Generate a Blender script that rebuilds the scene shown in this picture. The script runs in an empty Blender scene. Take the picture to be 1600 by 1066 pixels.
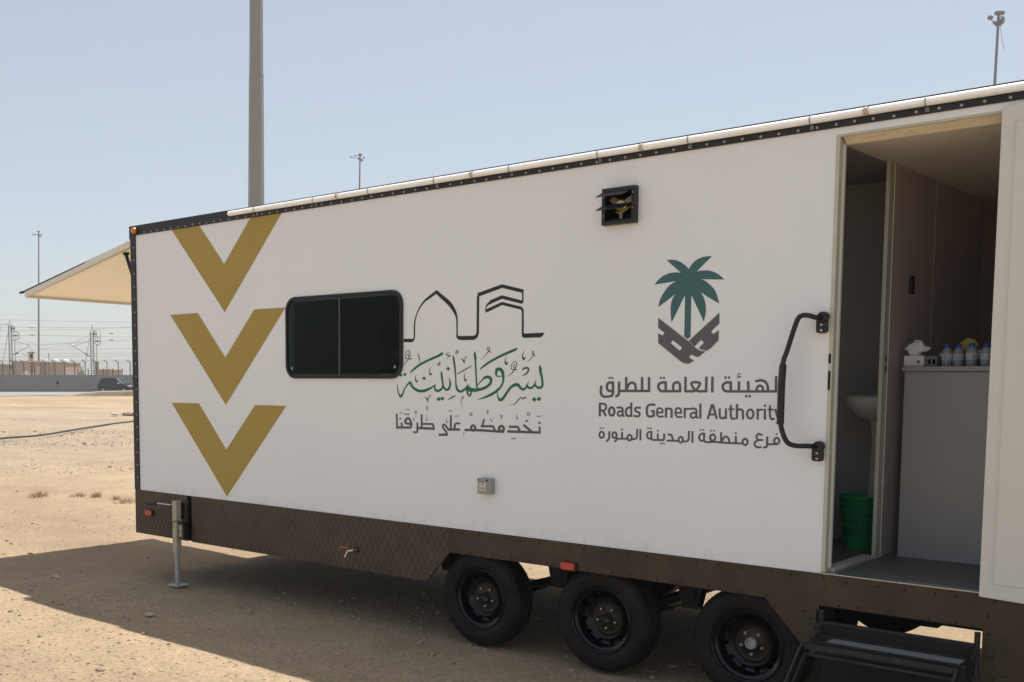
import bpy, bmesh, math, random
import numpy as np
from mathutils import Vector, Matrix, Euler

random.seed(7); rng = np.random.default_rng(7)
sc = bpy.context.scene
COL = sc.collection
PI = math.pi

# ------------------------------------------------------------------ camera
F_PX, CX, CY, HOR = 1704.0, 581.0, 734.0, 588.0        # focal length and principal point in photo pixels
CAM = Vector((8.650, -5.886, 1.872))
PITCH = math.atan((CY - HOR) / F_PX)
YAW = math.atan((2203 - CX) / math.hypot(F_PX, CY - HOR))
cd = bpy.data.cameras.new('camera'); cam = bpy.data.objects.new('camera', cd); COL.objects.link(cam)
cam.location = CAM
cam.rotation_euler = (PI / 2 - PITCH, 0, YAW)
cd.sensor_fit = 'HORIZONTAL'; cd.sensor_width = 36; cd.lens = F_PX / 1600 * 36
cd.shift_x = (800 - CX) / 1600; cd.shift_y = (CY - 533) / 1600
cd.clip_start = .05; cd.clip_end = 8000
sc.camera = cam

# ------------------------------------------------------------------ sky, sun, exposure
SUN = Vector((-.07, .40, 1)).normalized()
SUN_EL = math.asin(SUN.z); SUN_AZ = math.atan2(SUN.x, SUN.y)
w = bpy.data.worlds.new('World'); sc.world = w; w.use_nodes = True
nt = w.node_tree; nt.nodes.clear()
sky = nt.nodes.new('ShaderNodeTexSky'); sky.sky_type = 'NISHITA'; sky.sun_disc = False
sky.sun_elevation = SUN_EL; sky.sun_rotation = SUN_AZ
sky.altitude = 600; sky.air_density = 1.0; sky.dust_density = 1.7; sky.ozone_density = 1.0
bg = nt.nodes.new('ShaderNodeBackground'); bg.inputs['Strength'].default_value = .107
hs = nt.nodes.new('ShaderNodeMixRGB'); hs.inputs[0].default_value = .5; hs.inputs[2].default_value = (5.0, 5.15, 5.15, 1)   # pale desert haze, even over the whole sky
out = nt.nodes.new('ShaderNodeOutputWorld')
nt.links.new(sky.outputs[0], hs.inputs[1]); nt.links.new(hs.outputs[0], bg.inputs[0]); nt.links.new(bg.outputs[0], out.inputs[0])
ld = bpy.data.lights.new('sun', 'SUN'); ld.energy = 5.0; ld.angle = math.radians(.53); ld.color = (1, .95, .87)
sun = bpy.data.objects.new('sun', ld); COL.objects.link(sun); sun.rotation_euler = SUN.to_track_quat('Z', 'Y').to_euler()
sun.location = (0, 0, 30)
sc.view_settings.view_transform = 'Standard'; sc.view_settings.look = 'None'
sc.view_settings.exposure = .33; sc.view_settings.gamma = 1; sc.view_settings.use_curve_mapping = False

sc.cycles.max_bounces = 12; sc.cycles.diffuse_bounces = 8

# ------------------------------------------------------------------ where far things stand
FWD = Vector((-math.sin(YAW), math.cos(YAW), 0)); RT = Vector((math.cos(YAW), math.sin(YAW), 0))
_f3 = Vector((FWD.x * math.cos(PITCH), FWD.y * math.cos(PITCH), -math.sin(PITCH))); _up = RT.cross(_f3)
def at(x, y, d):
    """world point d metres out along the view, seen at photo pixel x, y"""
    r = _f3 * F_PX + RT * (x - CX) - _up * (y - CY)
    return CAM + r * (d / F_PX)
def gx(x, d, z=0.):
    p = at(x, HOR, d); return Vector((p.x, p.y, z))
def zat(x, y, d):
    """height of the point straight above gx(x, d) that shows at photo row y"""
    v = gx(x, d) - CAM
    return ((CY - y) * v.dot(_f3) - F_PX * v.dot(_up)) / (F_PX * _up.z - (CY - y) * _f3.z)

# ------------------------------------------------------------------ materials
def mat(name, col, rough=.6, metal=0., spec=.5, var=.0, vscale=4., bump=0., bscale=60., col2=None, coat=0., trans=0., ior=1.45, subs=0., stretch=None, dirt=None):
    m = bpy.data.materials.new(name); m.use_nodes = True; N = m.node_tree.nodes; L = m.node_tree.links
    b = N['Principled BSDF']; b.inputs['Roughness'].default_value = rough; b.inputs['Metallic'].default_value = metal
    b.inputs['Specular IOR Level'].default_value = spec; b.inputs['IOR'].default_value = ior
    b.inputs['Coat Weight'].default_value = coat; b.inputs['Transmission Weight'].default_value = trans
    b.inputs['Base Color'].default_value = (*col, 1)
    tc = N.new('ShaderNodeTexCoord'); src = tc.outputs['Object']
    if stretch:
        mp = N.new('ShaderNodeMapping'); mp.inputs['Scale'].default_value = stretch; L.new(src, mp.inputs[0]); src = mp.outputs[0]
    if var or col2:
        n = N.new('ShaderNodeTexNoise'); n.inputs['Scale'].default_value = vscale; n.inputs['Detail'].default_value = 6; L.new(src, n.inputs['Vector'])
        r = N.new('ShaderNodeValToRGB'); r.color_ramp.elements[0].position = .3; r.color_ramp.elements[1].position = .7
        c2 = col2 or tuple(c * (1 - var) for c in col)
        r.color_ramp.elements[0].color = (*c2, 1); r.color_ramp.elements[1].color = (*col, 1)
        L.new(n.outputs['Fac'], r.inputs[0]); L.new(r.outputs[0], b.inputs['Base Color'])
    if bump:
        n = N.new('ShaderNodeTexNoise'); n.inputs['Scale'].default_value = bscale; n.inputs['Detail'].default_value = 4; L.new(src, n.inputs['Vector'])
        bp = N.new('ShaderNodeBump'); bp.inputs['Strength'].default_value = bump; bp.inputs['Distance'].default_value = .01
        L.new(n.outputs['Fac'], bp.inputs['Height']); L.new(bp.outputs[0], b.inputs['Normal'])
    return m

M = {}
M['white'] = mat('white_cladding', (.86, .88, .90), .42, var=.035, vscale=1.1, bump=.05, bscale=1.6, col2=(.825, .85, .88))
M['leaf'] = mat('door_paint', (.70, .695, .65), .5, var=.05, vscale=3, bump=.05, bscale=8)
M['frame'] = mat('door_frame_paint', (.56, .56, .47), .5, var=.12, vscale=9, bump=.08, bscale=30)
M['trim'] = mat('black_angle_trim', (.022, .023, .028), .5, var=.3, vscale=14, bump=.08, bscale=40)
M['strip'] = mat('white_tube_plastic', (.90, .89, .86), .45)
_b = M['strip'].node_tree.nodes['Principled BSDF']; _b.inputs['Subsurface Weight'].default_value = 1; _b.inputs['Subsurface Radius'].default_value = (1, .93, .85); _b.inputs['Subsurface Scale'].default_value = .05
M['joint'] = mat('tube_joint', (.62, .45, .33), .5)
M['screw'] = mat('zinc_screw', (.45, .44, .44), .4, metal=.4)
M['bolt'] = mat('black_bolt', (.012, .010, .009), .6)
M['gold'] = mat('gold_vinyl', (.41, .295, .058), .5, var=.06, vscale=5)
M['green'] = mat('green_vinyl', (.006, .150, .078), .5)
M['dark'] = mat('dark_vinyl', (.022, .040, .032), .5)
M['grey'] = mat('grey_vinyl', (.115, .110, .115), .55)
M['slogan'] = mat('slate_vinyl', (.105, .100, .112), .55)
M['teal'] = mat('teal_vinyl', (.048, .140, .145), .5)
M['road'] = mat('violet_grey_vinyl', (.112, .112, .135), .5)
M['outline'] = mat('black_vinyl', (.020, .016, .014), .5)
M['rubber'] = mat('tyre_rubber', (.0065, .0065, .007), .62, spec=.25, var=.35, vscale=7, col2=(.020, .017, .0145), bump=.15, bscale=90)
M['rim'] = mat('black_rim_paint', (.003, .004, .006), .2, spec=.4, var=.3, vscale=10, col2=(.012, .011, .010))
M['chrome'] = mat('chrome', (.75, .74, .72), .18, metal=1)
M['hole'] = mat('hole_black', (.002, .002, .002), .9, spec=.05)  # near-black paint standing in for the darkness inside holes and slots
M['steel'] = mat('galvanised_steel', (.46, .46, .46), .45, metal=.35, var=.2, vscale=14, bump=.08, bscale=50)
M['paleiron'] = mat('pale_jack_paint', (.50, .46, .36), .5, var=.2, vscale=14, bump=.1, bscale=50)
M['black'] = mat('black_plastic', (.015, .015, .016), .4)
M['iron'] = mat('black_step_paint', (.007, .008, .010), .45, var=.5, vscale=26, col2=(.024, .026, .030), bump=.25, bscale=60)
M['grip'] = mat('grey_grip_tape', (.21, .21, .20), .85, bump=.3, bscale=200)
M['chassis'] = mat('chassis_paint', (.010, .009, .008), .7, var=.3, vscale=8)
M['amber'] = mat('amber_lens', (.75, .20, .03), .2, coat=.5)
M['red'] = mat('red_lens', (.55, .045, .022), .25, coat=.4)
M['socket'] = mat('grey_socket_plastic', (.33, .33, .32), .45)
M['plate'] = mat('cream_socket_plate', (.62, .55, .46), .4)
M['brass'] = mat('brass', (.60, .47, .20), .3, metal=.8)
def tinted_glass():
    m = bpy.data.materials.new('tinted_window_glass'); m.use_nodes = True; N = m.node_tree.nodes; L = m.node_tree.links; N.remove(N['Principled BSDF'])
    t = N.new('ShaderNodeBsdfTransparent'); t.inputs[0].default_value = (.50, .56, .54, 1)
    g = N.new('ShaderNodeBsdfGlossy'); g.inputs['Roughness'].default_value = .02; g.inputs[0].default_value = (.80, .85, .85, 1)
    n = N.new('ShaderNodeTexNoise'); n.inputs['Scale'].default_value = 2.2; tcx = N.new('ShaderNodeTexCoord'); L.new(tcx.outputs['Object'], n.inputs['Vector'])
    bpx = N.new('ShaderNodeBump'); bpx.inputs['Strength'].default_value = .25; bpx.inputs['Distance'].default_value = .02; L.new(n.outputs['Fac'], bpx.inputs['Height']); L.new(bpx.outputs[0], g.inputs['Normal'])
    f = N.new('ShaderNodeFresnel'); f.inputs['IOR'].default_value = 1.17
    x = N.new('ShaderNodeMixShader'); L.new(f.outputs[0], x.inputs[0]); L.new(t.outputs[0], x.inputs[1]); L.new(g.outputs[0], x.inputs[2]); L.new(x.outputs[0], N['Material Output'].inputs[0])
    return m
M['glass'] = tinted_glass()
M['seal'] = mat('black_window_rubber', (.007, .006, .006), .5)
M['bead'] = mat('silver_bead', (.45, .45, .44), .3, metal=.8)
M['officewall'] = mat('office_panel', (.55, .54, .50), .6)
M['inwall'] = mat('interior_panel', (.60, .52, .50), .55, var=.06, vscale=2)
M['board'] = mat('raw_header_board', (.84, .74, .56), .7, var=.2, vscale=6, stretch=(1, 14, 14))
M['bathceil'] = mat('bathroom_ceiling_dimmed', (.30, .29, .27), .6)  # dimmer light of the bathroom painted in as a darker ceiling colour
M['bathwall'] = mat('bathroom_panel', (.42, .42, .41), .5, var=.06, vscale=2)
M['lining'] = mat('rear_room_dark', (.22, .17, .15), .6)  # dark sheet added so the back of the room stays dark
M['ceil'] = mat('ceiling_panel', (.86, .82, .76), .5)
M['floor'] = mat('vinyl_floor', (.16, .155, .15), .5, var=.3, vscale=2.5, stretch=(1, 7, 1))
M['cab'] = mat('grey_laminate', (.36, .35, .35), .4, var=.04, vscale=2)
M['ceramic'] = mat('white_ceramic', (.72, .71, .68), .15, coat=.3)
M['binplastic'] = mat('green_plastic', (.010, .25, .080), .35)
M['binslot'] = mat('bin_slot_shade', (.004, .09, .03), .8)
M['paper'] = mat('white_tissue', (.80, .80, .80), .9)
M['card'] = mat('white_carton', (.74, .73, .73), .7)
M['cardside'] = mat('grey_carton_side', (.20, .21, .21), .7)
M['pet'] = mat('bottle_water_plastic', (.26, .32, .38), .12, coat=.4)
M['bluecap'] = mat('blue_cap', (.01, .10, .42), .35)
M['label'] = mat('pale_bottle_label', (.50, .53, .56), .6)
M['yellow'] = mat('yellow_packet', (.62, .50, .08), .5, var=.3, vscale=40)
M['canopy'] = mat('cream_hatch_lining', (.90, .84, .71), .7, var=.05, vscale=2.5)
M['canopy_rim'] = mat('grey_hatch_rim', (.78, .74, .66), .6)
M['concrete'] = mat('grey_concrete', (.245, .24, .228), .9, var=.12, vscale=.35, bump=.1, bscale=3)
M['kerb'] = mat('tan_kerb', (.34, .27, .20), .9, var=.2, vscale=.8)
M['asphalt'] = mat('sunbleached_asphalt', (.27, .265, .26), .9, var=.1, vscale=.3)
M['pole'] = mat('pole_paint', (.27, .262, .245), .5, var=.06, vscale=2)
M['mast'] = mat('mast_steel', (.20, .21, .22), .5, metal=.2)
M['rail'] = mat('railway_steel', (.085, .085, .09), .6)
M['wire'] = mat('wire', (.20, .20, .21), .6)
M['tanwall'] = mat('tan_render', (.42, .34, .26), .9, var=.15, vscale=.3)
M['pinkwall'] = mat('pinkish_render', (.46, .35, .28), .9, var=.15, vscale=.3)
M['orange'] = mat('orange_render', (.42, .28, .18), .9, var=.15, vscale=.5)
M['whitebits'] = mat('white_sheet', (.8, .79, .77), .7)
M['window'] = mat('dark_opening', (.03, .03, .03), .4)
M['carpaint'] = mat('dark_violet_car_paint', (.012, .012, .018), .3, coat=.15)
M['carglass'] = mat('car_glass', (.02, .022, .026), .08, spec=.6)
M['lamp'] = mat('headlamp_glass', (.7, .7, .72), .15)
M['hose'] = mat('dark_hose', (.05, .045, .04), .7)
M['straw'] = mat('dry_straw', (.48, .36, .20), .9, var=.3, vscale=20)
M['stone'] = mat('sandstone', (.44, .345, .245), .9, var=.35, vscale=9)
M['palestone'] = mat('pale_block', (.50, .42, .33), .9)
M['pumplabel'] = mat('worn_pump_label', (.60, .56, .34), .6, col2=(.05, .06, .05), vscale=45)

def dusty(m, z0, z1, dust):
    N = m.node_tree.nodes; L = m.node_tree.links; b = N['Principled BSDF']; old = b.inputs['Base Color'].links[0].from_socket
    g = N.new('ShaderNodeNewGeometry'); sp = N.new('ShaderNodeSeparateXYZ'); L.new(g.outputs['Position'], sp.inputs[0])
    n = N.new('ShaderNodeTexNoise'); n.inputs['Scale'].default_value = 9; n.inputs['Detail'].default_value = 8; n.inputs['Roughness'].default_value = .72
    mp = N.new('ShaderNodeMapping'); mp.inputs['Scale'].default_value = (1, 1, .45); L.new(g.outputs['Position'], mp.inputs[0]); L.new(mp.outputs[0], n.inputs['Vector'])
    mr = N.new('ShaderNodeMapRange'); mr.inputs['From Min'].default_value = z1; mr.inputs['From Max'].default_value = z0; L.new(sp.outputs[2], mr.inputs['Value'])
    mu = N.new('ShaderNodeMath'); mu.operation = 'MULTIPLY'; L.new(mr.outputs[0], mu.inputs[0])
    rp = N.new('ShaderNodeMapRange'); rp.inputs['From Min'].default_value = .48; rp.inputs['From Max'].default_value = .78; L.new(n.outputs['Fac'], rp.inputs['Value']); L.new(rp.outputs[0], mu.inputs[1])
    mx = N.new('ShaderNodeMixRGB'); L.new(mu.outputs[0], mx.inputs[0]); L.new(old, mx.inputs[1]); mx.inputs[2].default_value = (*dust, 1); L.new(mx.outputs[0], b.inputs['Base Color'])
dusty(M['white'], .80, .90, (.66, .60, .53))

_c = M['canopy']; _N = _c.node_tree.nodes; _L = _c.node_tree.links     # thin fibreglass skin lets some sun through
_t = _N.new('ShaderNodeBsdfTranslucent'); _t.inputs[0].default_value = (.88, .81, .70, 1); _x = _N.new('ShaderNodeMixShader'); _x.inputs[0].default_value = .36
_L.new(_N['Principled BSDF'].outputs[0], _x.inputs[1]); _L.new(_t.outputs[0], _x.inputs[2]); _L.new(_x.outputs[0], _N['Material Output'].inputs[0])
# chequer plate skirt: raised lozenges as fine relief over dusty dark brown paint
def plate_material(name, relief):
    m = mat(name, (.052, .040, .028), .55); N = m.node_tree.nodes; L = m.node_tree.links; b = N['Principled BSDF']
    tc = N.new('ShaderNodeTexCoord')
    n = N.new('ShaderNodeTexNoise'); n.inputs['Scale'].default_value = 3; n.inputs['Detail'].default_value = 8; n.inputs['Roughness'].default_value = .7; L.new(tc.outputs['Object'], n.inputs['Vector'])
    r = N.new('ShaderNodeValToRGB'); r.color_ramp.elements[0].position = .35; r.color_ramp.elements[1].position = .68
    r.color_ramp.elements[0].color = (.034, .024, .014, 1); r.color_ramp.elements[1].color = (.072, .048, .027, 1); L.new(n.outputs['Fac'], r.inputs[0])
    colo = r.outputs[0]
    if relief:
        sep = N.new('ShaderNodeSeparateXYZ'); L.new(tc.outputs['Object'], sep.inputs[0])
        def op(o, a, bb=None):
            k = N.new('ShaderNodeMath'); k.operation = o
            for i, v in enumerate((a, bb)):
                if v is None: continue
                if isinstance(v, (int, float)): k.inputs[i].default_value = v
                else: L.new(v, k.inputs[i])
            return k.outputs[0]
        s = op('MULTIPLY', op('ADD', sep.outputs[0], op('MULTIPLY', sep.outputs[2], .58)), 2 * PI / .060)
        d = op('MULTIPLY', op('SUBTRACT', sep.outputs[0], op('MULTIPLY', sep.outputs[2], .58)), 2 * PI / .060)
        # bars alternate direction cell by cell like checker plate
        a = op('POWER', op('ABSOLUTE', op('COSINE', s)), 6.); c = op('POWER', op('ABSOLUTE', op('COSINE', d)), 6.)
        a2 = op('MULTIPLY', a, op('GREATER_THAN', op('SINE', d), 0.)); c2 = op('MULTIPLY', c, op('LESS_THAN', op('SINE', s), 0.))
        h = op('MAXIMUM', a2, c2)
        bp = N.new('ShaderNodeBump'); bp.inputs['Strength'].default_value = .9; bp.inputs['Distance'].default_value = .004
        L.new(h, bp.inputs['Height']); L.new(bp.outputs[0], b.inputs['Normal'])
        mx = N.new('ShaderNodeMixRGB'); mx.blend_type = 'MIX'; mx.inputs[2].default_value = (.175, .135, .09, 1)  # lighter lozenge tops: a highlight painted in, broken up like wear
        L.new(op('MULTIPLY', h, op('MULTIPLY', n.outputs['Fac'], 1.05)), mx.inputs[0]); L.new(colo, mx.inputs[1]); colo = mx.outputs[0]
    L.new(colo, b.inputs['Base Color'])
    return m
M['plate_relief'] = plate_material('chequer_plate', True)
M['plate_flat'] = plate_material('flat_skirt_paint', False)

# sand: several scales of tone, fine grit and relief
def sand_material():
    m = bpy.data.materials.new('desert_sand'); m.use_nodes = True; N = m.node_tree.nodes; L = m.node_tree.links; b = N['Principled BSDF']
    b.inputs['Roughness'].default_value = .95; b.inputs['Specular IOR Level'].default_value = .15
    tc = N.new('ShaderNodeTexCoord')
    def noise(scale, det=6, ro=.6, st=None):
        src = tc.outputs['Object']
        if st:
            mp = N.new('ShaderNodeMapping'); mp.inputs['Scale'].default_value = st; mp.inputs['Rotation'].default_value = (0, 0, -.6); L.new(src, mp.inputs[0]); src = mp.outputs[0]
        n = N.new('ShaderNodeTexNoise'); n.inputs['Scale'].default_value = scale; n.inputs['Detail'].default_value = det; n.inputs['Roughness'].default_value = ro
        L.new(src, n.inputs['Vector']); return n.outputs['Fac']
    def ramp(f, p0, c0, p1, c1):
        r = N.new('ShaderNodeValToRGB'); e = r.color_ramp.elements; e[0].position = p0; e[1].position = p1; e[0].color = (*c0, 1); e[1].color = (*c1, 1); L.new(f, r.inputs[0]); return r.outputs[0]
    def mul(a, b_, f=1.):
        k = N.new('ShaderNodeMixRGB'); k.blend_type = 'MULTIPLY'; k.inputs[0].default_value = f; L.new(a, k.inputs[1]); L.new(b_, k.inputs[2]); return k.outputs[0]
    big = ramp(noise(.10, 5, .55, (1, 2.4, 1)), .36, (.37, .277, .183), .64, (.520, .393, .259))
    mid = ramp(noise(1.3, 7, .7), .3, (.80, .80, .80), .7, (1.04, 1.04, 1.04))
    fine = ramp(noise(38, 5, .75), .32, (.68, .67, .66), .60, (1.08, 1.08, 1.08))
    grit = ramp(noise(170, 3, .8), .34, (.60, .58, .57), .55, (1.06, 1.06, 1.06))
    v = N.new('ShaderNodeTexVoronoi'); v.inputs['Scale'].default_value = 26; L.new(tc.outputs['Object'], v.inputs['Vector'])
    peb = ramp(v.outputs['Distance'], .10, (.62, .58, .54), .17, (1, 1, 1))
    col = mul(mul(mul(mul(big, mid), fine), grit, .8), peb, .5)
    # a coarser, greyer gravel sheet lies between about 21 and 60 m out
    def mth(o, a, b2=None, c2=None):
        k = N.new('ShaderNodeMath'); k.operation = o
        for i_, v_ in enumerate((a, b2, c2)):
            if v_ is None: continue
            if isinstance(v_, (int, float)): k.inputs[i_].default_value = v_
            else: L.new(v_, k.inputs[i_])
        return k.outputs[0]
    sp = N.new('ShaderNodeSeparateXYZ'); L.new(tc.outputs['Object'], sp.inputs[0])
    u = mth('ADD', mth('MULTIPLY', mth('SUBTRACT', sp.outputs[0], CAM.x), FWD.x), mth('MULTIPLY', mth('SUBTRACT', sp.outputs[1], CAM.y), FWD.y))
    u = mth('ADD', u, mth('MULTIPLY', mth('SUBTRACT', noise(.35, 5, .6), .5), 11.))
    def mrng(v_, a_, b_):
        k = N.new('ShaderNodeMapRange'); k.interpolation_type = 'SMOOTHSTEP'; k.inputs['From Min'].default_value = a_; k.inputs['From Max'].default_value = b_; L.new(v_, k.inputs['Value']); return k.outputs[0]
    zone = mth('MULTIPLY', mrng(u, 19, 26), mth('SUBTRACT', 1., mrng(u, 52, 70)))
    gr = mul(mul(ramp(noise(14, 6, .8), .36, (.24, .205, .165), .62, (.50, .42, .32)), fine), mid)
    mg = N.new('ShaderNodeMixRGB'); L.new(mth('MULTIPLY', zone, .55), mg.inputs[0]); L.new(col, mg.inputs[1]); L.new(gr, mg.inputs[2])
    L.new(mg.outputs[0], b.inputs['Base Color'])
    a = N.new('ShaderNodeMath'); a.operation = 'MULTIPLY_ADD'; a.inputs[1].default_value = .35
    L.new(noise(110, 5, .8), a.inputs[0]); L.new(noise(9, 7, .65), a.inputs[2])
    bp = N.new('ShaderNodeBump'); bp.inputs['Strength'].default_value = .75; bp.inputs['Distance'].default_value = .035
    L.new(a.outputs[0], bp.inputs['Height']); L.new(bp.outputs[0], b.inputs['Normal'])
    return m
M['sand'] = sand_material()

# ------------------------------------------------------------------ mesh helpers
class MB:
    def __init__(s): s.v = []; s.f = []
    def add(s, vs, fs):
        o = len(s.v); s.v += [tuple(p) for p in vs]; s.f += [tuple(i + o for i in f) for f in fs]; return s
    def box(s, x0, x1, y0, y1, z0, z1, mtx=None):
        vs = [Vector(p) for p in ((x0, y0, z0), (x1, y0, z0), (x1, y1, z0), (x0, y1, z0), (x0, y0, z1), (x1, y0, z1), (x1, y1, z1), (x0, y1, z1))]
        if mtx: vs = [mtx @ p for p in vs]
        return s.add(vs, [(0, 3, 2, 1), (4, 5, 6, 7), (0, 1, 5, 4), (1, 2, 6, 5), (2, 3, 7, 6), (3, 0, 4, 7)])
    def prism(s, poly, y0, y1):                      # polygon in x,z pushed along y
        n = len(poly)
        vs = [(x, y0, z) for x, z in poly] + [(x, y1, z) for x, z in poly]
        fs = [tuple(range(n)), tuple(range(2 * n - 1, n - 1, -1))] + [(i, i + n, (i + 1) % n + n, (i + 1) % n) for i in range(n)]
        return s.add(vs, fs)
    def tube(s, pts, r, n=10, cap=True):
        pts = [Vector(p) for p in pts]; rs = r if isinstance(r, (list, tuple)) else [r] * len(pts)
        t0 = (pts[1] - pts[0]).normalized(); a = Vector((0, 0, 1)) if abs(t0.z) < .9 else Vector((1, 0, 0))
        u = t0.cross(a).normalized(); o = len(s.v)
        for i, p in enumerate(pts):
            t = (pts[min(i + 1, len(pts) - 1)] - pts[max(i - 1, 0)]).normalized()
            u = (u - t * u.dot(t)).normalized(); vv = t.cross(u)
            for k in range(n):
                an = 2 * PI * k / n; s.v.append(tuple(p + (u * math.cos(an) + vv * math.sin(an)) * rs[i]))
        for i in range(len(pts) - 1):
            for k in range(n):
                s.f.append((o + i * n + k, o + i * n + (k + 1) % n, o + (i + 1) * n + (k + 1) % n, o + (i + 1) * n + k))
        if cap:
            s.f.append(tuple(o + k for k in range(n))[::-1]); s.f.append(tuple(o + (len(pts) - 1) * n + k for k in range(n)))
        return s
    def lathe(s, prof, n=32, mtx=None, closed=False):  # prof: (radius, along) ; axis = +Y
        o = len(s.v)
        for r, y in prof:
            for k in range(n):
                a = 2 * PI * k / n; p = Vector((r * math.cos(a), y, r * math.sin(a)))
                s.v.append(tuple(mtx @ p if mtx else p))
        m = len(prof)
        for i in range(m if closed else m - 1):
            j = (i + 1) % m
            for k in range(n):
                s.f.append((o + i * n + k, o + i * n + (k + 1) % n, o + j * n + (k + 1) % n, o + j * n + k))
        return s
    def build(s, name, m, parent=None, smooth=False, bevel=0., loc=(0, 0, 0)):
        me = bpy.data.meshes.new(name); me.from_pydata(s.v, [], s.f)
        bm = bmesh.new(); bm.from_mesh(me); bmesh.ops.recalc_face_normals(bm, faces=bm.faces); bm.to_mesh(me); bm.free()
        me.materials.append(m)
        if smooth: me.polygons.foreach_set('use_smooth', [True] * len(me.polygons))
        o = bpy.data.objects.new(name, me); COL.objects.link(o); o.location = loc
        if smooth:
            try: me.set_sharp_from_angle(angle=math.radians(42))
            except Exception: pass
        if bevel:
            bv = o.modifiers.new('bevel', 'BEVEL'); bv.width = bevel; bv.segments = 2; bv.limit_method = 'ANGLE'
        if parent: o.parent = parent
        return o
def box(name, m, parent, x0, x1, y0, y1, z0, z1, bevel=.002): return MB().box(x0, x1, y0, y1, z0, z1).build(name, m, parent, bevel=bevel)
def tag(o, label=None, cat=None, group=None, kind=None):
    for k, v in (('label', label), ('category', cat), ('group', group), ('kind', kind)):
        if v: o[k] = v
    return o
def empty(name, loc=(0, 0, 0), rz=0, **k):
    o = bpy.data.objects.new(name, None); COL.objects.link(o); o.location = loc; o.rotation_euler = (0, 0, rz); o.empty_display_size = .1
    return tag(o, **k)
def dup(o, parent=None):
    c = o.copy(); COL.objects.link(c); c.parent = parent
    for ch in list(o.children): dup(ch, c)
    return c
def smoothpath(pts, n=6):
    P = [Vector(p) for p in pts]; Q = [P[0] * 2 - P[1]] + P + [P[-1] * 2 - P[-2]]; out = []
    for i in range(1, len(Q) - 2):
        for k in range(n):
            t = k / n; a, b, c, d = Q[i - 1:i + 3]
            out.append(.5 * ((2 * b) + (c - a) * t + (2 * a - 5 * b + 4 * c - d) * t * t + (3 * b - a - 3 * c + d) * t ** 3))
    return out + [P[-1]]

# ================================================================== SETTING: ground
def ground_height(x, y):
    h = .006 * np.sin(x * 1.7 + .6 * y) * np.sin(y * 1.3 - .4 * x) + 0.003 * np.sin(3.9 * x + 1) * np.sin(4.3 * y + x)
    return h
def make_ground():
    def axis(c0, c1, step, far):
        a = list(np.arange(c0, c1 + 1e-6, step)); lo = []; hi = []; d = step; p = c0
        while p > -far: d *= 1.35; p -= d; lo.append(p)
        d = step; p = c1
        while p < far: d *= 1.35; p += d; hi.append(p)
        return np.array(lo[::-1] + a + hi)
    xs = axis(-10, 9, .075, 4000); ys = axis(-5, 9, .075, 4000)
    X, Y = np.meshgrid(xs, ys); R = np.hypot(X, Y)
    n1 = rng.normal(0, 1, X.shape)
    Z = ground_height(X, Y) * np.clip(1.6 - R / 20, 0, 1) + n1 * .0016 * (R < 16)
    # gentle scrapes and banks further out towards the road
    u = (X - CAM.x) * FWD.x + (Y - CAM.y) * FWD.y; v = (X - CAM.x) * RT.x + (Y - CAM.y) * RT.y
    Z += .05 * np.sin(u * .35 + .8 * np.sin(v * .12)) * np.clip((u - 22) / 20, 0, 1) * (u < 88)
    Z[(u > 88)] = 0
    Z = Z - .01
    vs = np.stack([X, Y, Z], -1).reshape(-1, 3); ny, nx = X.shape
    i = np.arange(ny * nx).reshape(ny, nx); fs = np.stack([i[:-1, :-1], i[:-1, 1:], i[1:, 1:], i[1:, :-1]], -1).reshape(-1, 4)
    me = bpy.data.meshes.new('ground'); me.from_pydata(vs.tolist(), [], fs.tolist()); me.materials.append(M['sand'])
    me.polygons.foreach_set('use_smooth', [True] * len(me.polygons))
    o = bpy.data.objects.new('ground', me); COL.objects.link(o); o['kind'] = 'structure'
make_ground()

def gravel():
    # loose stones on the sand: one uncountable scatter
    base = bmesh.new(); bmesh.ops.create_icosphere(base, subdivisions=1, radius=1); bv = np.array([v.co[:] for v in base.verts]); bf = np.array([[v.index for v in f.verts] for f in base.faces]); base.free()
    V = []; Fc = []; k = 0; N = 23000
    while k < N:
        d = 3.5 + (44 * random.random() ** 1.3 if random.random() < .6 else 12 * random.random()); px = random.uniform(-60, 300 if d > 13 else 1150); p = gx(px, d)
        if 9.5 < d < 21 and random.random() < .8: continue
        if not (-60 < p.x < 9 and -6 < p.y < 50): continue
        s = .0035 + .009 * random.random() ** 4 * (3 if random.random() < .05 else 1)
        if d > 20: s *= 1.6
        q = bv * np.array([s * random.uniform(.7, 1.5), s * random.uniform(.7, 1.5), s * random.uniform(.45, .9)]) * rng.uniform(.75, 1.25, (len(bv), 1))
        a = random.uniform(0, 6.28); R = np.array([[math.cos(a), -math.sin(a), 0], [math.sin(a), math.cos(a), 0], [0, 0, 1]])
        z = float(ground_height(p.x, p.y)) * min(1, max(0, 1.6 - math.hypot(p.x, p.y) / 20)) - .01
        V.append(q @ R.T + np.array([p.x, p.y, z + s * .15])); Fc.append(bf + k * len(bv)); k += 1
    me = bpy.data.meshes.new('gravel'); me.from_pydata(np.vstack(V).tolist(), [], np.vstack(Fc).tolist()); me.materials.append(M['stone'])
    o = bpy.data.objects.new('gravel', me); COL.objects.link(o)
    tag(o, 'small brown stones scattered over the sandy ground', 'gravel', kind='stuff')
gravel()

def strip_mesh(name, m, pts, z, kind='structure', parent=None):
    o = MB().add([(p.x, p.y, z) for p in pts], [tuple(range(len(pts)))]).build(name, m, parent)
    if kind: o['kind'] = kind
    return o
strip_mesh('road', M['asphalt'], [gx(-900, 92), gx(-60, 97), gx(110, 108), gx(240, 113), gx(1800, 116), gx(1800, 129), gx(-900, 129)], .03)

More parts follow.
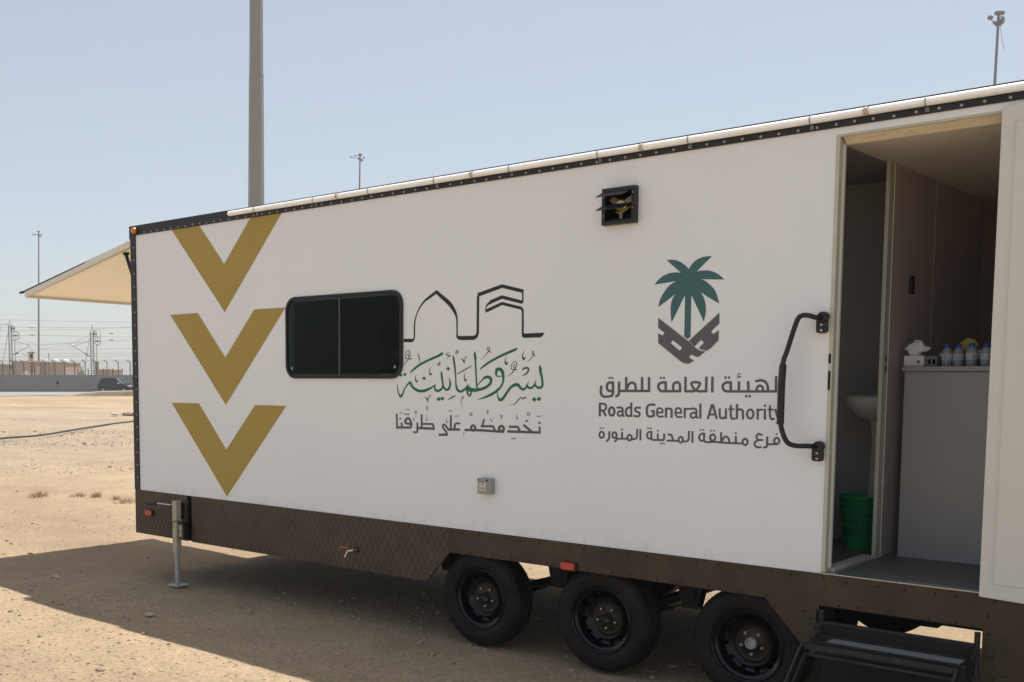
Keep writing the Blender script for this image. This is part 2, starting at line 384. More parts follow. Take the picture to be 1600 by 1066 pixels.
# raised kerb between the sand and the road, rising to the right
def kerb():
    mb = MB(); xs = [96, 112, 130, 160, 205, 300, 600, 1200]; hs = [.05, .16, .32, .44, .50, .52, .52, .52]
    A = []
    for x, h in zip(xs, hs):
        a = gx(x, 103); b = gx(x, 106)
        A.append([(a.x, a.y, -.1), (a.x + FWD.x * .3, a.y + FWD.y * .3, h - .04), (b.x, b.y, h), (b.x, b.y, -.1)])
    vs = [p for r in A for p in r]; fs = []
    for i in range(len(xs) - 1):
        for k in range(3): fs.append((i * 4 + k, (i + 1) * 4 + k, (i + 1) * 4 + k + 1, i * 4 + k + 1))
    o = mb.add(vs, fs).build('kerb', M['kerb']); o['kind'] = 'structure'
kerb()

# outlines of the vinyl artwork on the side, tenths of a millimetre, first point then steps
ART = {
'green': '''43858 20590 -146 -29 -223 -66 -658 -221 -517 -194 -573 -245 -375 -189 -212 -131 -175 -121 -157 -135 -61 -108 3 -14 20 -2 198 123 485 264 657 298 541 213 913 305 162 64 60 36 42 41 35 96
40304 20423 -64 -115 -15 -108 85 -527 141 -1735 9 -21 27 -22 -11 -7 -127 -12 -56 24 -268 30 -184 127 -41 7 5 66 -20 44 -22 6 -49 -36 -114 -117 -164 -140 -220 -117 -74 -23 -66 3 -110 45 -72 59 -81 131 -62 205 -17 155 -10 381 -38 433 -53 411 -50 272 -39 140 -43 88 -65 104 -33 3 -13 -18 -8 -146 9 -110 112 -552 88 -522 21 -205 20 -449 24 -213 36 -132 72 -106 67 -56 123 -62 142 -27 85 8 84 28 111 60 168 114 59 -54 18 -153 49 -102 115 -122 52 -31 46 -11 28 1 53 21 71 74 64 131 3 107 184 4 193 16 392 66 290 80 174 71 158 82 143 96 100 104 64 107 35 108 1 100 -16 64 -52 92 -52 50 -70 39 -126 39 -144 10 -81 -11 -81 -28 -100 -63 -213 -194 -326 -330 -49 509 -74 1183 1 51 40 -28 19 63 -66 145 -31 195 -37 72
37549 20392 -125 -21 -106 -31 -423 -176 -848 -277 -417 -155 -280 -117 -355 -191 -310 -211 -182 -155 -107 -156 26 -7 809 469 365 170 541 209 853 268 262 90 135 57 106 67 36 42 42 110
45629 19483 -13 -8 -35 -227 2 -144 19 -89 129 -385 48 -248 14 -144 -4 -55 -23 -62 -22 -28 -43 -29 -33 -12 -58 -2 -100 23 -68 42 -105 93 48 263 -15 13 -18 -7 -154 -271 -90 -100 -67 -51 -84 -24 -109 6 -53 23 -73 69 78 208 -8 17 -17 5 -18 -8 -106 -158 -42 -8 -21 -15 -9 -28 12 -35 -59 -70 -76 -63 -73 -34 -26 -1 -43 14 -90 54 -152 181 -70 48 -60 23 -69 13 -112 1 -69 -11 -180 -64 -177 -112 -164 -156 -485 -579 -115 -74 -88 -27 -36 2 -58 53 -62 113 -29 92 -19 164 170 139 118 119 95 121 72 128 70 177 25 114 1 374 -16 113 -20 64 -56 99 -82 92 -59 43 -78 35 -124 20 -88 -4 -71 -15 -70 -29 -54 -40 -39 -57 -29 -121 -1 -106 12 -86 23 -71 27 -43 41 -35 45 -21 115 -13 274 13 21 14 8 21 -11 21 -19 11 -309 5 -36 14 -12 27 35 185 28 71 25 26 71 6 53 -15 71 -60 48 -64 33 -71 32 -114 47 -233 3 -92 -46 -156 -97 -165 -90 -99 -120 -97 -211 -137 -168 -92 -562 -255 -416 -161 -409 -143 -4 -10 13 -4 428 72 371 82 207 58 303 120 191 94 163 96 5 -194 18 -99 44 -128 42 -71 56 -56 64 -33 53 -13 53 -2 79 15 114 60 120 115 255 357 153 185 109 111 90 67 82 39 283 78 43 2 26 -11 128 -139 124 -89 95 -46 68 -16 77 3 102 41 80 69 78 101 35 -40 43 -30 68 -26 118 -13 118 16 61 24 80 58 91 117 93 -106 101 -62 59 -20 108 -17 75 5 66 20 84 52 69 90 32 110 -2 151 -74 419 -112 405 34 -20 30 67 -176 241
37970 19382 -162 -167 203 -121 169 156
44583 19330 -110 -14 -94 -41 -41 -34 -100 -119 -4 -27 13 -11 25 -1 203 97 161 18 42 -6 21 -22 5 -35 -17 -48 -82 -112 -77 -75 -90 -57 -195 -89 -9 -7 9 -13 238 43 122 46 102 83 102 139 31 76 4 41 -25 83 -30 35 -43 27 -51 15
37365 19101 -16 -11 -27 -118 -12 -156 23 -156 124 -572 -55 -122 -30 -43 -72 -60 -110 -65 -88 -25 -88 3 -78 28 -66 49 -31 67 -7 164 41 53 -14 22 -23 7 -30 -6 -284 -149 -147 -65 -356 -107 -189 -40 -240 -29 -140 -2 -141 15 -131 33 -132 46 -112 50 -91 55 -143 130 -127 226 -68 36 -61 4 -51 -18 -154 -123 -173 -177 -177 -223 -210 -340 -79 -94 -48 -36 -93 81 -64 115 -111 331 -36 277 -21 15 -18 -7 -10 -232 24 -185 88 -292 65 -146 51 -74 63 -45 83 -17 93 22 55 41 41 54 70 132 126 301 75 115 93 108 135 125 81 52 93 42 72 -136 43 -57 124 -121 109 -78 132 -70 152 -64 172 -50 101 -18 181 -11 180 10 190 33 99 26 198 70 267 124 152 95 112 85 -14 -129 8 -45 36 -75 100 -99 108 -44 127 -7 107 20 58 20 145 87 86 74 59 72 107 -100 116 -58 125 -26 67 5 65 23 59 37 75 75 78 141 40 185 -6 118 -20 66 -158 265 -25 12 -19 -8 -6 -19 54 -214 12 -103 -9 -111 -40 -148 -66 -104 -49 -45 -34 -16 -87 26 -87 56 -69 88 -55 118 -44 223 -63 467 -37 112
33950 18977 -159 -151 190 -110 164 141
33568 18912 -147 -139 178 -106 149 136
35765 18713 -157 -152 198 -122 167 152
41313 18576 101 0 91 -18 52 -25 44 -50 20 -57 -7 -50 -35 -72 -69 -79 -84 -65 -129 -72 -229 -93 -262 -62 -235 -30 22 36 -8 137 325 284 151 115 128 69
39787 17984 6 4 23 -33 -32 -21
39776 17693 187 -35 -5 -94 -25 -66 -42 -66 -87 137
37455 17317 -144 -144 -176 107 -186 -182 227 -129 145 139 175 -101 181 176
45595 17405 -156 -168 -211 138 -177 -187 215 -134 173 171 203 -122 158 171''',
'dark': '''41475 20701 -36 -11 -54 -37 -47 -56 -10 -36 23 -57 108 -102 -148 -162 -427 -395 5 -15 472 381 154 156 147 -82 33 -1 20 15 4 21 -16 21 -155 74 65 127 2 64 -19 36 -31 28 -45 24
41470 20651 23 5 36 -17 24 -25 10 -28 -18 -57 -49 -78 -77 59 -28 50 21 42
38745 20533 -42 -29 -39 -73 -43 -123 3 -30 19 -12 160 4 47 27 32 51 12 58 -16 51 -67 59
34307 20591 -51 -7 -82 -38 -99 -89 -59 -128 -25 -168 8 -92 30 -53 45 -35 62 -23 114 -21 -185 -210 -239 -206 3 -24 22 1 224 173 252 258 268 -23 31 7 18 20 -3 23 -26 18 -224 15 -15 8 108 181 22 106 -21 106 -53 115 -64 70
38752 20496 21 -11 28 -48 -4 -88 -22 -28 -85 -8 24 103
44419 20398 -130 -214 -38 -97 -7 -55 6 -111 30 -98 38 -42 42 -16 55 8 30 20 38 63 48 117 -13 14 -17 -1 -109 -89 -35 50 -34 91 -1 90 107 255
34289 20538 39 -8 44 -54 45 -100 18 -91 -5 -46 -29 -70 -146 73 87 105 -6 23 -28 8 -20 -9 -113 -123 11 -26 171 -132 -68 -93 -123 14 -60 21 -43 46 -12 77 18 167 51 114 85 73
45094 20359 -42 -9 -23 -18 -17 -27 -11 -48 21 -69 80 -70 -32 -55 -88 -123 -79 -89 -270 -215 0 -15 209 131 100 78 119 123 95 130 93 -60 25 -3 22 12 4 21 -8 14 -111 70 30 110 -5 69 -16 21 -29 15
45099 20317 46 -5 14 -16 -13 -76 -24 -49 -51 42 -14 36 12 53
37881 20348 -39 -17 -43 -48 -20 -59 15 -44 21 -21 48 -17 209 -18 -246 -203 10 -16 357 218 15 22 -11 25 -28 13 -38 -6 -153 9 -115 18 -10 41 38 56 38 9 134 3 25 17 -6 15 -20 8
35120 20352 -4 -16 97 -130 39 -83 82 -439 20 -9 11 9 0 317 -22 136 -59 98
43012 20091 -148 -253 -26 -112 6 -120 29 -92 43 -48 44 -14 52 8 34 24 86 175 -10 18 -17 1 -121 -92 -65 139 -1 98 111 259
39536 20063 -37 -28 -21 -38 -70 -203 -66 59 -169 91 -28 -1 -13 -14 4 -16 179 -171 105 -205 19 10 5 167 87 268 33 39 93 -33 28 7 9 14 -19 27 -83 28
37209 19819 -11 -10 21 -178 -43 -104 -33 -18 -48 10 -29 16 148 111 4 14 -37 19 -145 -91 -42 -52 12 -30 30 -21 78 -25 68 1 30 15 47 50 28 60 7 37 -10 59
43650 19704 -103 -40 -71 -57 -95 -132 -27 -56 -19 -77 3 -77 15 -43 27 -35 28 -21 51 -20 116 -16 -114 -135 -128 -120 -104 -69 -233 -125 0 -14 251 107 121 68 152 120 147 163 120 -4 28 15 4 21 -15 18 -93 11 73 125 38 105 6 105 -18 98 -18 42 -30 33 -34 14
43649 19669 71 2 31 -31 27 -119 -9 -98 -42 -90 -107 -147 -144 3 -56 26 -28 49 -3 71 17 77 43 90 59 84 66 53
43653 19522 -94 -69 -33 -49 17 -56 75 -85 21 -9 28 9 7 28 -73 77 -15 28 16 25 94 77 -6 24
40060 19457 -600 -258 -637 -292 -18 -14 1 -25 19 -13 28 0 654 281 581 283 8 22
36380 19407 -104 -226 -29 -104 -1 -53 18 -112 36 -90 35 -39 49 -16 49 7 37 32 47 128 -6 12 -20 3 -88 -63 -84 145 -8 98 86 269
39518 18982 -100 -222 -25 -94 -2 -59 18 -109 35 -88 33 -36 47 -14 46 7 32 29 46 124 -5 13 -18 4 -84 -63 -81 141 -8 94 80 262
35076 18923 -110 -229 -29 -107 -2 -53 18 -114 37 -91 38 -40 51 -14 50 8 36 32 48 129 -12 15 -14 0 -89 -67 -43 59 -45 91 -8 99
38695 17424 -397 -139 -316 -183 -9 -24 29 -7 364 126 346 196 8 15
36333 17388 -40 -9 -34 -30 -42 -91 -51 -161 -70 61 -179 91 -30 0 -16 -18 6 -17 187 -169 114 -211 18 9 5 174 94 280 38 42 99 -32 25 7 12 15 -17 27
39224 17380 -14 -17 9 -22 110 -57 -85 -42 -30 -26 -55 -74 -22 -74 20 -161 79 -285 14 -11 9 12 -77 351 4 95 25 52 58 59 125 66 18 32 -12 29 -26 19 -112 53
44623 17423 -74 -121 -35 57 -34 17 -43 -17 -84 -86 -60 56 -42 26 -44 6 -43 -13 -68 -43 -111 -93 -200 -207 -105 -84 -112 -42 -243 -41 -13 -10 13 -7 252 20 69 14 69 26 120 85 313 297 60 41 31 -12 72 -75 35 -12 25 2 35 18 66 93 8 1 38 -72 32 -10 17 3 35 50 38 119''',
'slogan': '''36048 16591 -61 -39 -16 -54 14 -37 34 -30 30 -11 52 -2 -67 -145 46 -12 109 219 -7 53 -26 37 -49 23
36061 16553 47 -4 26 -32 -9 -38 -37 -22 -39 7 -24 28 5 38
34116 16355 -11 -47 11 -5 315 4 -7 47
41422 16449 -44 -30 -21 -52 5 -29 23 -35 21 -14 51 -13 -91 -154 -1 -7 34 -13 151 240 -1 51 -23 35 -50 25
35015 16274 -41 -9 -30 -20 -26 -57 27 -61 40 -21 43 -7 -70 -124 38 -16 10 2 114 201 -19 75 -35 28
41432 16412 45 1 26 -28 -1 -36 -33 -32 -36 3 -25 27 -1 35
38063 16335 0 -50 345 1 8 9 1 37 -10 3
34994 16228 41 4 27 -26 -1 -38 -35 -26 -31 5 -19 19 -4 31
44815 16366 -54 -15 -31 -22 -25 -35 -12 -56 16 -56 22 -27 54 -30 42 -5 59 17 30 22 21 29 14 56 -14 55 -26 34 -48 27
33433 16088 -8 -42 8 -10 336 3 -4 49
40016 16237 -37 -15 -28 -24 -25 -45 -5 -36 14 -51 22 -29 49 -28 40 -5 39 7 49 30 30 52 4 37 -15 50 -25 31 -47 25
44794 16317 30 6 34 -9 36 -44 -4 -62 -15 -22 -31 -19 -34 -2 -26 9 -35 44 6 63
34024 16061 -64 -26 -24 -54 37 -49 72 -13 62 27 21 47 -32 51
34271 16058 -63 -32 -14 -54 36 -42 72 -12 62 28 19 53 -34 46
40028 16192 32 1 26 -14 24 -51 -18 -55 -46 -24 -45 18 -22 51 12 44
43946 16279 -89 -160 -29 -78 11 -91 27 -42 42 -23 26 2 26 17 49 71 -17 14 -68 -41 -30 31 -19 42 12 85
33098 15993 -9 -9 33 -1062 21 -7 1389 38 20 22 53 25 69 131 26 87 -8 107 -38 129 -53 114 -76 97 -99 76 -51 26 -82 20 -72 0 -72 -22 -62 -35 -93 -80 -75 -109 -16 -85 6 -54 49 -91 79 -53 144 -28 302 -3 -7 -47 -37 -62 -681 -16 -11 280 -11 7 -161 -12 6 -281 -281 -8 -28 908
35491 16031 -6 -914 -222 0 5 309 -168 3 -9 -8 -16 -627 -308 -20 3 -129 455 24 -4 107 31 9 12 157 1516 -6 10 143 32 24 -136 281 -37 31 -49 8 -935 -18 -2 625
42613 16167 -35 -6 -35 -21 -28 -61 11 -41 18 -23 36 -19 40 -7 -85 -145 38 -16 132 220 2 36 -14 42 -36 31
36161 15997 -129 -166 -42 -81 1 -76 25 -60 38 -48 40 -13 46 19 42 70 -19 6 -60 -34 -56 69 -15 68 28 69
38180 16023 -8 -8 7 -906 -101 -3 -208 209 -108 83 -58 22 -58 5 -87 -23 -61 -46 -38 -61 -12 -75 19 -89 62 -95 223 -217 44 -89 -632 -28 1 -169 835 33 -1 165 -20 5 -23 75 -47 81 -257 260 -23 74 18 54 19 -4 67 -54 215 -217 2 -67 8 -6 1116 31 15 6 -7 162 -399 -5 14 156 28 74 49 31 69 19 180 -12 57 13 33 35 3 37 -28 36 -38 14 -217 14 -86 -17 -94 -37 -67 -50 -39 -58 -26 -90 -18 -174 -156 -2 -7 904 -6 8
42587 16123 44 3 28 -29 -5 -43 -30 -24 -27 1 -28 21 -7 35
38620 15989 0 -45 358 3 2 44
45466 16154 1 -53 322 11 -6 49
35017 15817 -27 -17 -4 -31 21 -18 41 -1 26 22 1 23 -17 17
37980 15895 -138 -201 -24 -75 8 -66 27 -52 26 -21 37 -8 44 17 54 61 -6 15 -16 2 -67 -25 -33 35 -22 51 9 60
34763 15759 -59 -28 2 -7 160 -197 59 27 0 7
33496 15715 -59 -32 -14 -55 42 -44 73 -8 62 34 14 46 -34 46
41976 15922 -26 -9 -14 -28 13 -21 28 -8 29 9 13 22 -8 22
41112 15850 -182 -441 -57 -9 6 -144 998 30 100 -171 -912 24 -558 -7 -7 133 -24 58 -38 49 -54 42 -64 27 -92 11 -74 -13 -56 -24 -71 -55 -38 -53 -23 -59 -4 -121 -482 -19 -1 -163 615 16 65 -21 74 -8 74 11 55 22 696 9 1393 -34 419 9 6 143 39 80 9 57 -8 64 -38 77 -38 41 -59 39 -80 27 -79 6 -80 -12 -72 -29 -69 -52 -36 -44 -27 -58 -10 -79 30 -99 -175 0 -211 324 -52 -16 -9 18 -802 -21 157 395
41708 15866 -50 -31 161 -191 9 2 49 29
34252 15627 51 -19 77 -69 49 -84 19 -68 -236 2 -52 6 -27 13 -16 46 10 54 42 55
44644 15873 -33 -13 -26 -23 -13 -29 3 -35 17 -27 29 -20 68 -6 34 13 25 21 15 32 -1 28 -13 27 -28 23
45656 15777 -58 -31 -16 -27 -1 -35 35 -47 34 -13 42 -1 58 31 16 29 2 27 -12 30 -25 24 -33 13
44469 15603 -114 -116 2 -7 504 -327 -676 -2 18 15 -168 262 -26 26 -35 13 -728 -20 2 -154 642 21 109 -162 -889 -11 -7 -6 0 -162 2665 20 20 12 -26 463 -140 -12 10 -299 -511 -3 8 22
35663 15255 12 7 856 20 89 -171 -944 2 -13 5
40206 15292 23 8 32 -6 42 -42 15 -58 -5 -37 -17 -27 -130 0 -12 29 0 59 14 37
42613 15318 37 0 39 -19 30 -41 4 -29 -6 -28 -23 -37 -24 -16 -44 -12 -44 10 -21 14 -25 35 -6 28 15 52 28 28
39423 14885 -47 -16 -18 -30 15 -37 42 -16 46 13 23 37 -18 36
39377 14791 -13 -11 -6 -162 70 -253 9 5 -59 249
43457 14624 -1 -58 11 -4 353 18 -7 57''',
'authority': '''59099 18885 -25 -10 -20 -22 -12 -30 -5 -53 5 -30 17 -30 51 -24 -111 -31 -5 -5 19 -48 265 78 -18 46 -19 -4 -113 14 -25 10 -10 23 4 36 10 24 18 3 114 -16 19 19 -5 24 -16 9
61193 18735 12 -779 -301 -2 -30 228 -17 70 -32 71 -38 52 -54 57 -110 78 -118 49 -74 11 -127 -13 -195 -42 -24 -18 -13 -24 -2 -29 8 -24 29 -28 37 -10 194 38 92 10 79 -19 88 -48 78 -70 44 -77 23 -111 13 -153 -135 -1 -19 118 -35 77 -50 53 -43 31 -69 32 -49 8 -42 -5 -42 -16 -60 -41 -36 -36 -40 -71 -27 -155 -333 -3 -21 508 -150 -3 13 -506 -390 -3 -15 490 -6 10 -149 -4 14 -498 -323 -2 -18 498 -9 5 -292 9 -95 -26 -86 -43 -75 -61 -50 -79 -19 -91 6 -91 13 -42 37 -72 63 -72 90 -54 84 -19 13 -8 2938 31 -17 913
61533 18735 12 -916 136 -1 -13 909 -5 6
58274 18714 4 -141 122 -1 0 138 -4 5
58478 18714 5 -141 120 0 1 137 -5 5
55799 18694 18 -914 54 0 7 -7 503 5 152 43 140 -28 13 -12 574 6 -4 904 -161 0 3 -761 -382 -3 -38 8 69 99 104 179 18 49 0 55 -27 49 -56 37 -104 28 -166 14 -166 -13 -107 -29 -53 -39 -22 -56 7 -62 25 -55 99 -154 86 -111 -410 -6 -7 9 -14 762
57469 18695 8 -899 11 -6 149 0 -10 901
50756 18685 2 -139 129 0 0 137
50958 18685 -7 -9 8 -130 128 0 -2 137
54235 18689 1 -137 121 -4 -4 142
54437 18690 -1 -138 122 -2 -3 139
51890 18671 -6 -7 17 -757 -322 -2 -9 493 -173 -1 5 -721 -19 -51 -125 -75 -22 -26 -7 -26 5 -33 42 -41 37 -9 44 9 125 72 37 31 30 40 18 45 11 130 9 6 2024 20 7 7 -22 897 -163 0 -4 -7 15 -748 -293 1 -18 747 -6 7 -157 -1 -6 -6 18 -749 -260 -6 -9 4 -5 186 -22 111 -32 62 -63 71 -54 36 -58 24 -87 12 -65 -7 -65 -19 -94 -49 -53 -44 -47 -60 -11 427 -6 7
55331 18442 -82 -14 -81 -33 -74 -52 -38 -46 -23 -50 -11 -57 8 -269 -7 -5 -303 -3 -11 5 -13 503 -10 4 -319 2 -97 -26 -90 -48 -67 -60 -45 -83 -11 -50 -2 -83 25 -101 40 -69 38 -44 71 -56 68 -31 1 -13 9 -3 1327 14 -12 376 -34 137 -41 68 -58 50 -76 30
50806 18410 -52 -13 -52 -23 -66 -51 -33 -40 -37 -72 -13 -52 0 -151 19 -79 21 -46 34 -45 57 -49 76 -35 61 -14 157 -6 -7 -109 -35 -35 -104 -28 -233 -30 -113 1 -38 8 -53 26 -30 25 -36 52 -22 79 22 362 -6 33 -31 34 -54 15 -52 -15 -31 -35 -29 -323 2 -79 13 -73 49 -105 44 -52 57 -45 100 -47 83 -16 144 0 307 45 89 29 45 25 46 40 29 46 15 52 8 92 8 6 -15 685 -82 13
56446 18303 167 -2 104 -21 -99 -174 -90 -118 -103 122 -103 168 51 17
55319 18292 43 2 34 -9 23 -18 19 -31 24 -99 5 -217 -266 -3 -9 6 -11 199 8 82 41 50
58464 18306 112 -5 8 -362 -140 -3 -77 13 -60 42 -43 73 -9 48 4 48 28 61 77 54
50850 18258 117 0 10 -6 5 -362 -97 -1 -60 9 -50 26 -32 46 -17 98 11 98 46 66
54370 18275 63 6 100 -5 12 -353 -5 -9 -132 -4 -63 9 -68 46 -42 63 -16 82 16 76 50 51
52363 18259 47 4 44 -15 37 -30 30 -45 17 -87 3 -175 -443 -6 69 161 56 101 52 53
60339 18132 21 4 24 -8 69 -55 16 -35 8 -88 -224 -2 15 112 20 32
59523 17683 1 -159 132 2 -4 155
59728 17685 -6 -4 5 -154 129 -1 -2 157
52283 17134 1 -243 -105 -2 -51 -11 -104 -57 -63 -73 -18 -39 -17 -85 3 -155 33 -97 45 -57 39 -31 67 -31 51 -10 132 12 145 0 6 6 -20 871
50086 17088 12 -847 162 4 -4 290 8 4 79 -2 202 -318 141 63 -172 279 67 38 37 34 37 56 24 60 11 72 -6 66 -45 97 -59 58 -92 40 -98 9
53677 17102 -71 -12 -91 -30 -92 -58 -33 -39 -25 -52 -15 -51 -12 -109 2 -154 13 -102 27 -101 21 -45 37 -43 60 -40 50 -17 79 -10 92 8 196 56 35 1 6 8 -9 369 -14 6 -7 24 -254 -10 3 -109 113 2 10 -5 2 -179 -113 -29 -78 -3 -57 19 -29 45 -27 121 -7 134 10 134 24 64 58 42 99 28 64 3 190 -15 35 19 19 34 -7 44 -43 33 -184 21
56777 17149 23 -863 133 -1 6 5 -24 861
58999 17163 1 -379 13 -486 133 2 -6 451 72 41 50 11 69 -25 14 -11 9 -24 19 -449 5 -6 118 3 -5 360 -11 107 -21 65 -51 53 -55 29 -45 14 -81 6 -88 -30 -7 266
57500 17125 -13 -7 -2 -31 -230 -801 133 -34 65 218 287 8 71 -208 6 -4 129 38 -265 811 -12 12 -143 -8
60616 17155 4 -127 133 3 -4 126
50252 16958 178 5 46 -12 30 -22 32 -52 7 -59 -16 -66 -40 -57 -60 -22 -175 -6
58634 17091 -1 -188 -76 -2 -2 -6 5 -94 78 -1 11 -356 11 -8 49 -118 45 -40 38 -13 38 -2 133 18 24 18 14 27 -2 30 -14 23 -45 20 -120 -13 -43 103 -9 314 154 6 -3 99 -152 -3 -10 187
60908 17114 2 -177 -64 -7 3 -95 65 -4 11 -347 10 -6 51 -117 38 -36 37 -15 36 -4 132 15 23 15 15 27 -1 29 -13 24 -40 20 -125 -7 -41 99 -9 308 144 5 0 95 -148 2 -7 177
50989 16880 -60 -13 -54 -29 -64 -61 -43 -79 -19 -66 -6 -79 9 -72 24 -72 43 -71 55 -51 60 -32 91 -14 89 23 52 31 50 52 42 80 18 66 6 78 -9 72 -21 65 -47 77 -51 49 -60 33
51547 16883 -185 -28 -22 -18 -11 -23 9 -46 27 -22 29 -7 178 22 89 -11 30 -27 12 -71 -3 -6 -96 2 -81 -10 -44 -19 -37 -26 -43 -53 -31 -78 1 -65 19 -57 61 -65 53 -28 44 -12 45 -2 44 10 102 48 105 -51 29 -3 29 8 29 26 7 35 -22 39 -63 31 -7 13 0 292 -10 58 -19 45 -31 40 -67 40 -74 18
52702 16893 -78 -34 -64 -68 -20 -69 14 -65 35 -57 41 -36 44 -22 175 -60 19 -24 1 -32 -24 -39 -37 -22 -50 0 -211 25 -39 -24 -12 -46 17 -31 37 -19 189 -28 101 3 78 35 57 59 33 84 -6 64 -30 57 -39 37 -44 23 -181 63 -24 32 -3 32 31 32 43 13 224 -21 39 28 8 45 -21 31 -29 14 -180 24
54238 16890 -70 -14 -62 -33 -30 -32 -29 -58 -16 -70 -7 -108 7 -83 22 -82 61 -87 55 -37 49 -18 98 -5 202 29 27 23 8 25 -8 32 -23 20 -35 8 -181 -24 -56 2 -43 23 -35 50 -16 64 349 7 11 165 -21 69 -46 54 -64 47 -68 28
55432 16913 -68 -14 -58 -32 -30 -32 -28 -57 -16 -69 -6 -107 7 -82 22 -81 62 -98 52 -43 46 -21 95 -9 197 21 27 22 9 28 -9 31 -19 18 -31 9 -177 -17 -54 5 -46 33 -37 62 -11 37 8 5 328 3 10 181 -20 75 -45 55 -64 46 -62 26
54856 16890 -103 -28 -145 2 -9 -5 15 -587 147 3 -10 442 81 37 41 9 63 -17 31 -31 18 -446 135 2 -4 341 -7 100 -14 56 -23 38 -56 44 -70 30
56377 16913 -166 -30 -27 -12 -27 15 -27 5 -128 -8 -60 -16 -7 6 -129 -3 12 -591 136 3 -11 405 43 65 40 13 121 9 26 12 27 -17 27 -4 200 33 54 -8 45 -23 19 -36 4 -68 -111 -1 -74 -11 -46 -19 -59 -44 -40 -51 -24 -62 2 -68 31 -74 27 -31 46 -33 74 -24 47 1 40 11 118 66 34 -27 74 -37 37 0 31 20 13 31 -9 37 -35 29 -46 24 -8 18 6 291 -9 55 -21 49 -35 42 -67 40 -74 19
57590 16936 115 -345 -216 -9
58025 16903 -45 -6 -6 -8 1 -322 14 -122 28 -78 25 -38 33 -32 33 -18 58 -16 90 10 101 36 7 -12 128 4 -17 604 -130 -2 11 -461 -161 -55 -26 2 -20 13 -32 71 -10 97 -3 328
59825 16921 -55 -13 -49 -28 -57 -58 -38 -73 -18 -66 -5 -78 11 -77 22 -65 43 -71 48 -46 55 -30 81 -15 80 20 51 32 45 49 38 72 18 66 6 77 -10 77 -22 65 -43 73 -51 48 -56 31
50988 16735 41 2 50 -39 36 -78 7 -52 -4 -59 -15 -49 -41 -57 -40 -20 -45 13 -30 30 -36 78 -7 52 19 106 24 40
52211 16760 77 -5 9 -362 -114 -19 -51 18 -41 48 -18 77 0 91 13 65 19 33 48 37
61561 16950 -106 -393 -6 1 -121 381 -5 4 -112 -35 173 -548 15 -11 -60 -230 113 -30 225 828
60208 16917 17 -600 2 -6 128 4 -9 432 31 44 24 18 171 14 23 25 3 35 -17 27 -31 13 -134 -3 -73 -19 -6 18
60617 16925 15 -597 4 -5 134 4 -19 601
54245 16776 59 -8 70 -53 16 -31 -6 -59 -231 -1 7 68 15 45 24 26
55441 16801 56 -7 71 -53 15 -37 -7 -75 -226 1 5 69 18 63 22 25
59821 16795 52 2 54 -41 25 -41 22 -95 -3 -60 -33 -84 -30 -32 -49 -20 -50 16 -33 32 -22 35 -16 48 -7 53 3 54 16 54 19 37
51561 16525 82 6 52 -2 5 -7 -2 -114 -117 -57 -28 5 -30 18 -23 46 13 59
56419 16548 125 -3 -3 -111 -96 -60 -53 -18 -27 8 -34 27 -13 25 -3 43 10 25 27 32 29 21''',
